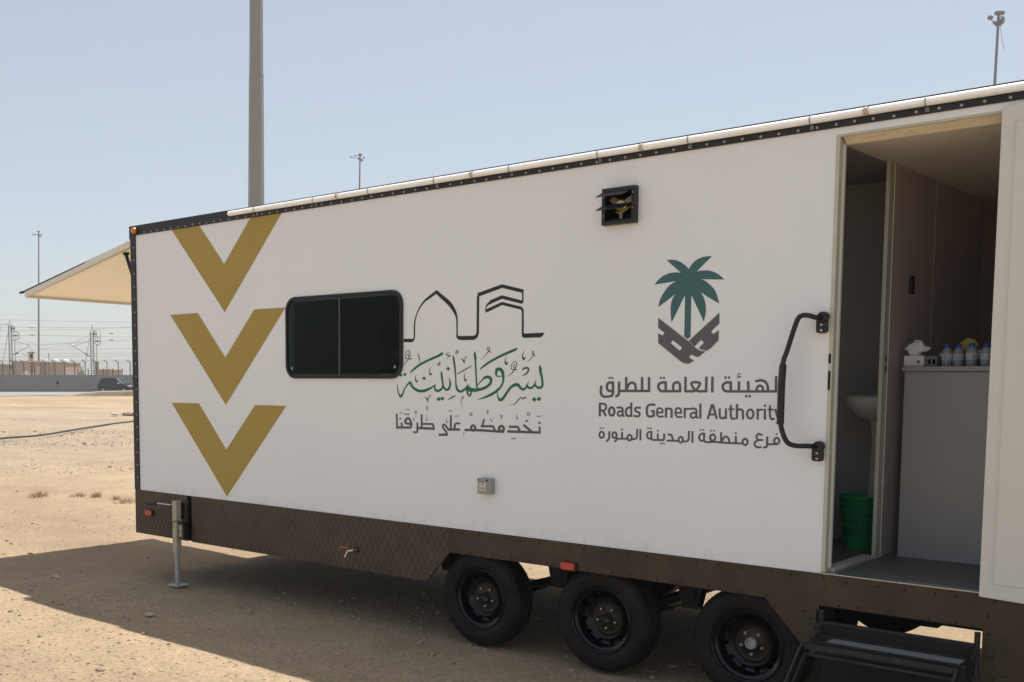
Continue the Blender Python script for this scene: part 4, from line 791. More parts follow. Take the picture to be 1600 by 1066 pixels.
# --- fan vent
vx0, vx1, vz0, vz1 = 5.032, 5.256, 2.783, 3.001
vf = ringprism([(vx0, vz0), (vx1, vz0), (vx1, vz1), (vx0, vz1)], [(vx0 + .022, vz0 + .02), (vx1 - .022, vz0 + .02), (vx1 - .022, vz1 - .02), (vx0 + .022, vz1 - .02)], -.045, 0).build('fan_vent', M['black'], T)
box('back_plate', M['hole'], vf, vx0 + .02, vx1 - .02, -.006, -.0015, vz0 + .018, vz1 - .018, 0)
MB().lathe([(.0005, -.026), (.030, -.026), (.036, -.020), (.036, -.006)], 24, Matrix.Translation((5.150, 0, 2.895))).build('fan_motor', M['brass'], vf, smooth=True)
for a in (-.5, 1.6, 3.7): MB().box(.03, .085, -.014, -.011, -.022, .022, Matrix.Translation((5.150, 0, 2.895)) @ Matrix.Rotation(a, 4, 'Y') @ Matrix.Rotation(.5, 4, 'X')).build('fan_blade', M['pole'], vf)
MB().tube([(5.12, -.024, 2.86), (5.15, -.032, 2.845), (5.185, -.03, 2.86), (5.215, -.02, 2.885)], .003, 6).build('fan_wire', M['yellow'], vf)
for z0 in (2.985, 2.905):
    MB().box(vx0 + .004, vx1 - .03, -.105, .0, -.0015, .0015, Matrix.Translation((0, -.03, z0)) @ Matrix.Rotation(.42, 4, 'X')).build('louvre', M['trim'], vf)
MB().box(vx0 + .02, vx1 - .02, -.03, .0, -.0015, .0015, Matrix.Translation((0, -.02, 2.815)) @ Matrix.Rotation(1.1, 4, 'X')).build('louvre', M['trim'], vf)
for x, z in ((5.242, 2.96), (5.242, 2.87), (5.046, 2.95), (5.046, 2.84)):
    c = s0.copy(); COL.objects.link(c); c.parent = vf; c.location = (x, -.045, z); c.scale = (.6, .6, .6)

# --- wall socket
so = MB().box(4.104, 4.212, -.052, 0, 1.078, 1.186).build('socket', M['socket'], T, bevel=.004)
box('socket_plate', M['plate'], so, 4.120, 4.180, -.0565, -.0522, 1.098, 1.158, .002)
for x, z in ((4.137, 1.113), (4.158, 1.113), (4.148, 1.140)): box('pin_slot', M['hole'], so, x, x + .006, -.0575, -.0566, z, z + .009, 0)
box('socket_lid', M['socket'], so, 4.112, 4.190, -.062, -.0525, 1.164, 1.182, .002)
for x in (4.112, 4.186): box('lid_screw', M['hole'], so, x, x + .008, -.064, -.0622, 1.170, 1.179, 0)

# --- marker lamps
am = MB().lathe([(.034, 0), (.034, -.012), (.031, -.014)], 20, Matrix.Translation((.096, -.012, 3.200))).build('marker_lamp', M['black'], T, smooth=True)
MB().lathe([(.029, -.012), (.029, -.030), (.022, -.040), (.0005, -.043)], 20, Matrix.Translation((.096, -.012, 3.200))).build('lens', M['amber'], am, smooth=True)
for x, z in ((4.82, .662), (.238, .609)):
    rb = MB().prism(rrect(x - .058, x + .062, z - .030, z + .030, .018, 4), -.020, -.008).build('reflector_lamp', M['black'], T)
    MB().prism(rrect(x - .054, x + .050, z - .024, z + .024, .016, 4), -.034, -.020).build('lens', M['red'], rb, bevel=.003)
    for q in (-.036, .034): MB().lathe([(.004, 0), (.0005, -.002)], 8, Matrix.Translation((x + q, -.034, z))).build('lens_screw', M['bolt'], rb)

# --- grab handle beside the door
gh = MB().tube(smoothpath([(6.372, -.02, 2.175), (6.365, -.085, 2.180), (6.325, -.10, 2.192), (6.285, -.10, 2.185), (6.262, -.10, 2.135), (6.225, -.10, 2.010), (6.205, -.10, 1.945), (6.2, -.10, 1.83), (6.2, -.10, 1.66), (6.209, -.10, 1.585), (6.24, -.10, 1.520), (6.285, -.10, 1.502), (6.345, -.09, 1.502), (6.378, -.02, 1.498)], 5), .0135, 12).build('grab_handle', M['black'], T, smooth=True)
MB().tube([(6.2045, -.10, 1.935), (6.2, -.10, 1.83), (6.2, -.10, 1.615)], .0195, 14).build('handle_grip', M['black'], gh, smooth=True)
for z, zz in ((2.185, 2.10), (1.500, 1.418)):
    bk = MB().prism(rrect(6.345, 6.412 - .010, zz, z - .002, .014, 4), -.030, 0).build('handle_bracket', M['black'], gh, bevel=.003)
    MB().lathe([(.0005, -.034), (.026, -.034), (.028, -.012), (.028, 0)], 16, Matrix.Translation((6.382, -.012, z))).build('bracket_cap', M['black'], bk, smooth=True)
    for q in (.062, .032): MB().lathe([(.0058, 0), (.0005, -.0025)], 10, Matrix.Translation((6.374, -.030, zz + q - .018))).build('bracket_screw', M['chrome'], bk)

# --- doorway frame, latch strike and open door leaf
fr = MB().box(DX0 + .001, DX0 + .022, -.004, .062, .820, DZ1 - .001).build('door_jamb', M['frame'], T, bevel=.002)
MB().box(DX0 + .022, DX0 + .032, .040, .062, .84, 3.08).build('door_stop', M['leaf'], fr, bevel=.001)
for za, zb in ((1.94, 1.99), (1.80, 1.90)): box('strike_plate', M['bolt'], fr, DX0 + .002, DX0 + .014, -.007, -.0042, za, zb, 0)
hd = MB().box(DX0 + .022, DX1, -.003, .012, 3.112, DZ1 - .001).build('door_header', M['frame'], T, bevel=.002)
vs = [(x, y, z) for x in (DX0 + .032, DX1) for y, z in ((.0125, 3.1115), (.062, 3.079), (.062, 3.123), (.0125, 3.123))]
MB().add(vs, [(0, 1, 2, 3), (7, 6, 5, 4), (0, 4, 5, 1), (1, 5, 6, 2), (2, 6, 7, 3), (3, 7, 4, 0)]).build('header_board', M['board'], hd)
for x in (6.47, 6.63, 6.76, 7.05): MB().lathe([(.004, 0), (.0005, -.002)], 8, Matrix.Translation((x, .03, 3.0985)) @ Matrix.Rotation(-.99, 4, 'X')).build('board_nail', M['bolt'], hd)
leaf = MB().box(0, .80, -.040, 0, 0, 2.333).build('door', M['leaf'], T, bevel=.004, loc=(7.196, -.006, .801))
leaf.rotation_euler = (0, 0, -math.radians(13))
ringprism([(.060, .075), (.74, .075), (.74, 2.258), (.060, 2.258)], [(.066, .082), (.734, .082), (.734, 2.251), (.066, 2.251)], -.0455, -.040).build('door_moulding', M['leaf'], leaf, bevel=.002)
for z in (.25, 1.2, 2.1): MB().lathe([(.0005, 0), (.007, 0), (.007, .09), (.0005, .09)], 10, Matrix.Translation((.0, -.004, z)) @ Matrix.Rotation(PI / 2, 4, 'X')).build('hinge', M['bead'], leaf, smooth=True)
box('door_post', M['frame'], T, DX1, DX1 + .02, .0, .062, .82, DZ1 - .001)

# --- rooms seen through the doorway
box('room_floor', M['floor'], T, 5.28, L_END - .06, .052, W - .052, .8062, .8152, 0)
box('ceiling', M['ceil'], T, 6.4245, L_END - .06, .064, W - .052, 3.082, 3.12, 0)
pt = MB().box(6.425, 6.452, .746, W - .053, .8155, 3.081).build('partition', M['inwall'], T)
box('panel_seam', M['leaf'], pt, 6.4522, 6.4535, 1.52, 1.532, .82, 3.08, 0)
bj = MB().box(6.440, 6.462, .660, .745, .8155, 3.081).build('bathroom_jamb', M['frame'], T, bevel=.003)
box('jamb_rebate', M['leaf'], bj, 6.462, 6.4655, .735, .743, .82, 3.08, 0)
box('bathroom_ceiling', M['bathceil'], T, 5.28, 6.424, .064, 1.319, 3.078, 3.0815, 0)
box('rear_dark_sheet', M['lining'], T, 6.453, L_END - .06, W - .062, W - .0525, .82, 3.081, 0)
box('lock_plate', M['bead'], bj, 6.4625, 6.4645, .690, .712, 1.890, 2.005, 0); box('lock_slot', M['hole'], bj, 6.4647, 6.466, .694, .708, 1.955, 1.99, 0); box('lock_slot', M['hole'], bj, 6.4647, 6.466, .694, .708, 1.900, 1.935, 0)
box('bathroom_sill', M['frame'], T, 6.39, 6.455, .063, .654, .8155, .838, .003)
sw = box('wall_switch', M['black'], T, 6.4525, 6.470, 1.075, 1.135, 2.360, 2.470, .004)
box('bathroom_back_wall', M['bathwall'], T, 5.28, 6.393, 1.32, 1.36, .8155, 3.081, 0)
sk = MB()
sk.lathe([(.0005, -.145), (.05, -.14), (.11, -.115), (.155, -.07), (.172, -.045), (.176, .0), (.168, .006), (.160, .0), (.14, -.05), (.08, -.085), (.0005, -.09)], 32, Matrix.Translation((6.285, 1.10, 1.745)) @ Matrix.Rotation(PI / 2, 4, 'X') @ Matrix.Scale(1.0, 4))
sk.box(6.16, 6.392, 1.20, 1.319, 1.70, 1.755)
sink = sk.build('sink', M['ceramic'], T, smooth=True)
MB().lathe([(.075, -.60), (.055, -.45), (.042, -.1), (.055, .0), (.07, .02)], 20, Matrix.Translation((6.300, 1.13, 1.60)) @ Matrix.Rotation(PI / 2, 4, 'X')).build('sink_pedestal', M['ceramic'], sink, smooth=True)
MB().tube(smoothpath([(6.30, 1.26, 1.755), (6.30, 1.26, 1.83), (6.30, 1.20, 1.85), (6.30, 1.15, 1.83)], 4), .011, 10).build('sink_tap', M['chrome'], sink, smooth=True)
cb = box('cabinet', M['cab'], T, 6.522, 8.2, .850, 1.35, .8155, 1.898, .003)
box('cabinet_top', M['cab'], cb, 6.512, 8.22, .832, 1.36, 1.900, 1.928, .003)
box('cabinet_gap', M['hole'], cb, 6.524, 8.19, .853, .86, 1.8975, 1.9005, 0)

# --- raised end hatch (cream lining, grey rim) on gas struts
ax = -2.03
hv = [(-.005, .06, 3.105), (-.005, W - .06, 3.105), (ax, W - .06, 2.69), (ax, .06, 2.725)]
def slab(pts, t):
    n = [Vector(p) for p in pts]; nn = (n[1] - n[0]).cross(n[3] - n[0]).normalized()
    if nn.z < 0: nn = -nn
    return MB().add(n + [p + nn * t for p in n], [(0, 1, 2, 3), (7, 6, 5, 4), (0, 4, 5, 1), (1, 5, 6, 2), (2, 6, 7, 3), (3, 7, 4, 0)])
hatch = slab(hv, .035).build('hatch', M['canopy'], T)
def lerp(a, b, t): return tuple(Vector(a) * (1 - t) + Vector(b) * t)
def edgebar(a, b, w_, h, name='hatch_rim', m='canopy_rim'):
    a = Vector(a); b = Vector(b); d = (b - a).normalized(); s = d.cross(Vector((0, 0, 1))).normalized(); u = s.cross(d)
    vs = [p + s * i + u * j for p in (a, b) for i, j in ((-w_, -h), (w_, -h), (w_, h), (-w_, h))]
    return MB().add(vs, [(0, 1, 2, 3), (7, 6, 5, 4), (0, 4, 5, 1), (1, 5, 6, 2), (2, 6, 7, 3), (3, 7, 4, 0)]).build(name, M[m], hatch, bevel=.003)
u3 = Vector((0, 0, .012))
edgebar(Vector(hv[0]) + u3, Vector(hv[3]) + u3, .022, .030); edgebar(Vector(hv[3]) + u3, Vector(hv[2]) + u3, .022, .036); edgebar(Vector(hv[2]) + u3, Vector(hv[1]) + u3, .022, .030)
edgebar((-.02, .05, 3.135), (ax - .06, .045, 2.757), .010, .008, 'hatch_drip_strip', 'trim')
MB().tube([(ax - .10, .045, 2.757), (ax - .03, .045, 2.760)], .014, 8).build('hatch_end_stop', M['black'], hatch)
for y in (.13, W - .13):
    MB().tube([(-.275, y, 3.02), (-.165, y, 2.80)], .017, 10).tube([(-.165, y, 2.80), (.005, y, 2.47)], .010, 8).build('gas_strut', M['black'], hatch)
    MB().box(-.30, -.25, y - .02, y + .02, 3.02, 3.045).build('strut_bracket', M['bolt'], hatch)

# --- jockey jack at the left end
jk = MB().box(.705, .765, -.100, -.045, .300, .765).build('jack_leg', M['paleiron'], T, bevel=.004)
MB().tube([(.735, -.0725, .012), (.735, -.0725, .32)], .0235, 16).build('jack_inner_tube', M['steel'], jk, smooth=True)
MB().tube([(.735, -.0725, .215), (.735, -.0725, .222)], .026, 16).build('jack_collar', M['steel'], jk)
MB().box(.665, .815, -.135, -.005, .0, .012).build('jack_foot', M['steel'], jk, bevel=.003)
MB().tube([(.71, -.0725, .735), (.65, -.082, .722), (.52, -.10, .724), (.47, -.105, .724)], .006, 8).build('jack_crank', M['chrome'], jk, smooth=True)
MB().tube([(.475, -.105, .724), (.345, -.118, .716)], .015, 12).build('crank_grip', M['black'], jk, smooth=True)
for z in (.742, .715, .70): MB().lathe([(.006, 0), (.0005, -.004)], 8, Matrix.Translation((.735 + random.uniform(-.012, .012), -.100, z))).build('jack_rivet', M['steel'], jk)
pb = MB().box(.768, .852, -.088, -.020, .432, .578).build('pump_box', M['black'], T, bevel=.008)
box('pump_label', M['pumplabel'], pb, .782, .830, -.0895, -.0882, .450, .555, 0)
MB().tube(smoothpath([(.84, -.09, .572), (.79, -.105, .588), (.73, -.115, .582), (.700, -.112, .545), (.695, -.108, .515)], 4), .004, 6).build('pump_cable', M['black'], pb, smooth=True)
# support that the jack bolts to
box('jack_mount', M['chassis'], T, .712, .758, -.0445, -.0065, .60, .74, 0)

# --- drain tap
dt = MB().tube([(2.925, -.006, .560), (2.915, -.05, .556)], .013, 10).tube([(2.915, -.05, .556), (2.895, -.075, .552)], .010, 10).tube([(2.895, -.078, .560), (2.870, -.088, .505)], .0075, 10).build('drain_tap', M['chrome'], T, smooth=True)
MB().box(2.80, 2.895, -.082, -.076, .571, .580).build('tap_lever', M['red'], dt, bevel=.001)
MB().lathe([(.024, 0), (.022, -.006), (.012, -.008)], 16, Matrix.Translation((2.925, -.010, .560))).build('tap_flange', M['bolt'], dt)

# --- fold-down steps
sx0, sx1 = 6.43, 7.185
tr = MB().box(sx0, sx1, -.302, -.288, .462, .492).box(sx0, sx1, -.29, -.240, .478, .486).box(sx0, sx1, -.198, -.085, .478, .486).box(sx0, sx0 + .02, -.288, -.056, .466, .4775).box(sx1 - .02, sx1, -.288, -.056, .466, .4775).box(sx0, sx1, -.055, -.043, .47, .492).build('step_tread', M['iron'], T, bevel=.002)
MB().box(sx0 + .09, sx1 - .03, -.185, -.095, .4865, .4895).build('grip_strip', M['grip'], tr)
MB().box(sx0 - .01, sx1 + .01, -.03, -.012, .535, .562).build('step_top_bar', M['iron'], T, bevel=.002)
for x in (sx0 - .008, sx1 - .006):
    b_ = MB(); b_.tube([(x + .006, -.022, .62), (x + .006, -.022, .40)], .014, 8); b_.tube([(x + .006, -.04, .54), (x + .006, -.10, .488)], .009, 8)
    b_.build('step_hanger', M['iron'], T)
box('step_riser', M['chassis'], T, sx0 + .012, sx1 - .012, -.042, -.036, .06, .546, 0)
lo_y, lo_z = -.58, .235
for x in (sx0 + .004, sx1 - .012):
    for dy in (0, .085):
        edge = MB(); a = Vector((x + dy * .12, -.30 + dy, .480)); b = Vector((x + dy * .12, lo_y + dy, lo_z))
        d = (b - a).normalized(); s = Vector((1, 0, 0)); u = s.cross(d)
        vs = [p + s * i + u * j for p in (a, b) for i, j in ((-.004, -.013), (.008, -.013), (.008, .013), (-.004, .013))]
        edge.add(vs, [(0, 1, 2, 3), (7, 6, 5, 4), (0, 4, 5, 1), (1, 5, 6, 2), (2, 6, 7, 3), (3, 7, 4, 0)]).build('step_arm', M['iron'], T)
lt = MB().box(sx0, sx1, lo_y - .01, lo_y + .005, lo_z - .03, lo_z).box(sx0, sx1, lo_y + .005, lo_y + .25, lo_z - .014, lo_z - .006).build('step_tread', M['iron'], T, bevel=.002)
MB().box(sx0 + .06, sx1 - .06, lo_y + .10, lo_y + .15, lo_z - .0058, lo_z - .003).build('grip_strip', M['grip'], lt)
MB().box(sx0 + .02, sx1 - .02, -.29, -.275, .425, .440).build('step_tie_bar', M['iron'], T)
for x in (sx0 + .01, sx1 - .02): MB().lathe([(.010, 0), (.010, -.006), (.006, -.009), (.0005, -.0095)], 12, Matrix.Translation((x, -.303, .475))).build('pivot_bolt', M['iron'], tr)
# tool shelf under the doorway seen through the notch
box('step_box_side', M['chassis'], T, 6.392, 6.402, .012, .30, .42, .64, 0)
box('under_rail', M['chassis'], T, 6.40, 7.2, .30, .36, .56, .62, 0)

# ================================================================== loose things inside the trailer
bn = empty('waste_bin', (6.262, .985, .816), label='green plastic waste basket with slotted sides on the bathroom floor', cat='waste bin')
pts = [(.088, 0), (.096, .08), (.104, .15), (.118, .25), (.126, .31)]
b0 = MB()
rotm = Matrix.Rotation(PI / 2, 4, 'X')
b0.lathe([(.0005, 0)] + pts + [(.134, .318), (.134, .330), (.128, .332), (.121, .318), (.085, .01), (.0005, .008)], 36, rotm).build('basket', M['binplastic'], bn, smooth=True)
rb = MB()
for zz, rr in ((.235, .117), (.205, .1135), (.150, .105), (.285, .1235)): rb.lathe([(rr, zz - .004), (rr + .005, zz), (rr, zz + .004)], 36, rotm)
rb.build('rib', M['binplastic'], bn, smooth=True)
sl = MB()
for row, (zz, rr) in enumerate(((.262, .1205), (.222, .1155), (.178, .1095), (.125, .1020), (.10, .0990))):
    for k in range(40):
        a = 2 * PI * k / 40; sl.box(rr - .002, rr + .0015, -.0035, .0035, zz - .011, zz + .011, Matrix.Rotation(a, 4, 'Z'))
sl.build('slots', M['binslot'], bn)['kind'] = 'stuff'

tb = empty('tissue_box', (6.56, .92, 1.929), label='white tissue carton with a tissue pulled up, left end of the counter', cat='tissue box')
tc_ = MB().box(-.055, .055, -.045, .045, 0, .062).build('carton', M['card'], tb, bevel=.006)
MB().box(.020, .032, -.0465, -.0452, .018, .034, Matrix.Rotation(.0, 4, 'Y')).build('printed_mark', M['dark'], tc_)
def crumple(r, seed, sx=1, sy=1, sz=1):
    bm = bmesh.new(); bmesh.ops.create_icosphere(bm, subdivisions=3, radius=r); rr = random.Random(seed)
    dirs = [Vector((rr.gauss(0, 1), rr.gauss(0, 1), rr.gauss(0, 1))).normalized() for _ in range(14)]
    for v in bm.verts:
        n = v.co.normalized(); k = 1 + .30 * sum(max(0, n.dot(d)) ** 14 for d in dirs) - .20 * abs(math.sin(7 * n.x + 5 * n.z + seed)) - .12 * abs(math.sin(11 * n.y - 9 * n.z + 2 * seed))
        v.co = Vector((v.co.x * k * sx, v.co.y * k * sy, v.co.z * k * sz))
    mb = MB(); mb.v = [tuple(v.co) for v in bm.verts]; mb.f = [tuple(x.index for x in f.verts) for f in bm.faces]; bm.free(); return mb
tis = crumple(.052, 3, 1.2, .7, .85).build('tissue', M['paper'], tb, smooth=True, loc=(.0, 0, .108))
MB().tube([(-.005, 0, .058), (.0, 0, .09)], [.022, .03], 10).build('tissue_neck', M['paper'], tb, smooth=True)
gb = empty('carton', (6.648, .95, 1.929), label='small grey carton with dark windows beside the tissue box', cat='carton')
MB().box(-.028, .028, -.04, .04, 0, .058).build('carton_body', M['cardside'], gb, bevel=.003)
for q in (-.020, .004): MB().box(q, q + .014, -.0412, -.0402, .012, .040).build('carton_window', M['hole'], gb)
wp = crumple(.055, 9, 1.0, .8, .75).build('plastic_bag', M['paper'], None, smooth=True, loc=(6.70, 1.06, 1.975)); tag(wp, 'crumpled white plastic bag behind the first water bottle', 'bag')
wp2 = crumple(.05, 12, 1.1, .8, .7).build('plastic_bag', M['card'], None, smooth=True, loc=(6.835, 1.11, 1.990)); tag(wp2, 'crumpled pale plastic bag behind the middle water bottles', 'bag')
yp = crumple(.040, 5, 1.25, .5, .85).build('snack_packet', M['yellow'], None, smooth=True, loc=(6.778, 1.13, 2.055)); tag(yp, 'yellow crumpled snack packet standing up behind the water bottles', 'packet')
def bottle():
    t = empty('water_bottle', (0, 0, 0))
    bd = MB().lathe([(.0005, 0), (.026, 0), (.0285, .004), (.0285, .030), (.0275, .034), (.0285, .038), (.0285, .078), (.024, .092), (.013, .104), (.012, .112), (.0005, .112)], 22, rotm).build('bottle_body', M['pet'], t, smooth=True)
    MB().lathe([(.0289, .034), (.0292, .036), (.0292, .068), (.0289, .070)], 22, rotm).build('bottle_label', M['label'], t, smooth=True)
    MB().lathe([(.0005, .124), (.0135, .124), (.0145, .120), (.0145, .104), (.0125, .103)], 18, rotm).build('bottle_cap', M['bluecap'], t, smooth=True)
    lm = MB()
    for k in range(3): lm.box(-.008, .010 - .004 * k, -.0302, -.0294, .044 + k * .007, .0465 + k * .007)
    lm.build('label_print', M['slogan'], t)
    return t
bl = [(6.717, .945, 1.0, 'small water bottle with blue cap nearest the tissue box'), (6.774, .955, .98, 'small water bottle second from the tissue box'),
      (6.823, 1.015, 1.0, 'small water bottle tucked behind the others, third from the tissue box'), (6.846, .945, 1.06, 'small water bottle in front, fourth from the tissue box'),
      (6.920, .945, 1.02, 'small water bottle at the right end of the counter row')]
b0 = bottle()
for i, (x, y, s, lab) in enumerate(bl):
    b = b0 if i == 0 else dup(b0)
    b.location = (x, y, 1.929); b.scale = (s, s, s); b.rotation_euler = (0, 0, .2 * i); tag(b, lab, 'bottle', 'water bottles on the counter')

# ================================================================== poles and masts
def polething(name, x, d, ytop, r0, r1, lean, **k):
    base = gx(x, d); h = zat(x, ytop, d)
    t = empty(name, base, **k)
    top = RT * (lean * h) + Vector((0, 0, h))
    return t, top, h
t = empty('lamp_post', gx(403.4, 62), label='thick grey tapering steel post rising behind the white trailer', cat='post')
p0 = Vector((0, 0, 0)); lean = .009
def pp(z): return RT * (lean * (z - 14)) + Vector((0, 0, z))
zj = zat(400, 118, 62)
MB().tube([pp(-.05), pp(zj)], [.53, .405], 8).build('lower_shaft', M['pole'], t)
MB().tube([pp(zj + .001), pp(24.6)], [.390, .36], 8).build('upper_shaft', M['pole'], t)
MB().tube([pp(zj - .06), pp(zj + .06)], [.415, .412], 8).build('joint_collar', M['pole'], t)
MB().tube([pp(24.6), pp(24.9)], [.55, .5], 8).build('mast_cap', M['pole'], t)

def floodmast(x, d, ytop, lean, wpx, style, label):
    base = gx(x, d); h = zat(x, ytop, d); s = d / F_PX
    t = empty('floodlight_mast', base, label=label, cat='light mast', group='tall floodlight masts behind the site')
    x0 = lean * h
    def q(z, dx=0, dy=0): return RT * (lean * (z - h * .8) + dx) + FWD * dy + Vector((0, 0, z))
    r = wpx * s / 2
    hs = 17 if style == 'near' else 9
    ptop = h - (20 if style == 'near' else 6) * s
    MB().tube([q(-.1), q(ptop)], [r * 1.5, r * .85], 10).build('mast_shaft', M['mast'], t, smooth=True)
    u = s * (1.0 if style != 'near' else 1.9)
    MB().tube([q(ptop - .3 * u), q(ptop + 2.2 * u)], r * .9, 8).build('mast_head', M['mast'], t)
    MB().tube([q(ptop + 0 * u, -2.6 * u), q(ptop + 0 * u, 2.6 * u)], .7 * u, 8).tube([q(ptop, 0, -2.2 * u), q(ptop, 0, 2.2 * u)], .6 * u, 6).build('head_frame', M['mast'], t)
    R = Matrix.Rotation(YAW, 4, 'Z')
    def lamp(dx, z, w_, hh, tilt, nm='floodlight'): MB().box(-w_ / 2, w_ / 2, -hh * .6, hh * .6, -hh / 2, hh / 2, Matrix.Translation(q(z, dx)) @ R @ Matrix.Rotation(tilt, 4, 'Y')).build(nm, M['mast'], t, bevel=.08 * u)
    if style == 'left':
        lamp(-8 * u, ptop + .3 * u, 5 * u, 1.2 * u, .0); lamp(-4.6 * u, ptop + 1.1 * u, 3 * u, 1 * u, .15); lamp(-1.2 * u, ptop + 5 * u, 2.6 * u, 2 * u, .3); lamp(.9 * u, ptop + 4.6 * u, 2.2 * u, 2.2 * u, -.3)
        lamp(4.5 * u, ptop + .2 * u, 1.6 * u, 1.8 * u, 0); lamp(2.6 * u, ptop - 2.4 * u, 2 * u, 2.4 * u, .2)
        MB().tube([q(ptop, -4 * u), q(ptop, -9 * u)], .3 * u, 6).tube([q(ptop + 2 * u), q(ptop + 4.5 * u)], .5 * u, 6).build('lamp_bracket', M['mast'], t)
    elif style == 'mid':
        lamp(-13 * u, ptop + 3.2 * u, 5.5 * u, 1.2 * u, .32); lamp(-7 * u, ptop + 5.6 * u, 5 * u, 1.2 * u, .25); lamp(0, ptop + 6.8 * u, 5.5 * u, 3 * u, 0)
        lamp(-1.5 * u, ptop + 1.8 * u, 4.5 * u, 2 * u, 0); lamp(5.5 * u, ptop + 2.2 * u, 3.6 * u, 1.8 * u, -.4); lamp(3.2 * u, ptop - 1.6 * u, 2.4 * u, 3 * u, .6)
        MB().tube([q(ptop + 1 * u), q(ptop + 2.6 * u, -10 * u)], .3 * u, 6).tube([q(ptop + 1 * u), q(ptop + 6 * u)], 1.0 * u, 6).build('lamp_bracket', M['mast'], t)
    else:
        lamp(.6 * u, ptop + 9.2 * u, 6.5 * u, 2.6 * u, 0); lamp(-6.6 * u, ptop + 5.6 * u, 3.2 * u, 2.4 * u, .3); lamp(2.6 * u, ptop + 2.6 * u, 3 * u, 3 * u, .1)
        lamp(-2 * u, ptop + 1.7 * u, 3.5 * u, 2 * u, 0); lamp(3.2 * u, ptop + 6.0 * u, 3 * u, 1 * u, .15); lamp(3.4 * u, ptop + 4.6 * u, 2.6 * u, 1 * u, 0)
        MB().tube([q(ptop), q(ptop + 8 * u)], 1.1 * u, 8).tube([q(ptop + 2 * u, -2 * u), q(ptop + 3 * u, -4.5 * u), q(ptop + 4.5 * u, -6 * u)], .35 * u, 6).build('lamp_bracket', M['mast'], t)
        MB().tube([q(ptop, 1.6 * u), q(ptop - 9 * u, 3.4 * u), q(ptop - 19 * u, 6 * u)], .16 * u, 5).build('hanging_cable', M['mast'], t)
    return t
floodmast(65, 205, 361, .026, 2.2, 'left', 'distant thin floodlight mast standing alone left of the trailer')
floodmast(561.5, 139, 243, .020, 2.6, 'mid', 'floodlight mast rising above the middle of the trailer roof')
floodmast(1532.5, 86, 18, .009, 4.2, 'near', 'nearest and tallest floodlight mast over the right end of the roof')

# ================================================================== road side and railway, far left
wl = empty('boundary_wall', gx(0, 130), label='long grey concrete barrier wall along the far side of the road', cat='wall')
wx = -460
while wx < 760:
    a = gx(wx + .3, 130); b = gx(wx + 91.7, 130); o0 = gx(0, 130)
    vs = []
    for p in (a, b):
        q = p - o0
        for off, zz in ((-.25, -.1), (-.25, .35), (-.10, .6), (-.08, 2.03), (.12, 2.03), (.2, -.1)): vs.append(q + FWD * off + Vector((0, 0, zz)))
    n = 6; MB().add(vs, [tuple(range(n)), tuple(range(2 * n - 1, n - 1, -1))] + [(i, i + n, (i + 1) % n + n, (i + 1) % n) for i in range(n)]).build('wall_panel', M['concrete'], wl)
    c = gx(wx + 90.2, 130) - o0; MB().box(-.12, .12, -.14, -.11, .95, 1.2, Matrix.Translation(c) @ Matrix.Rotation(YAW, 4, 'Z')).build('lifting_hole', M['hole'], wl)
    wx += 92

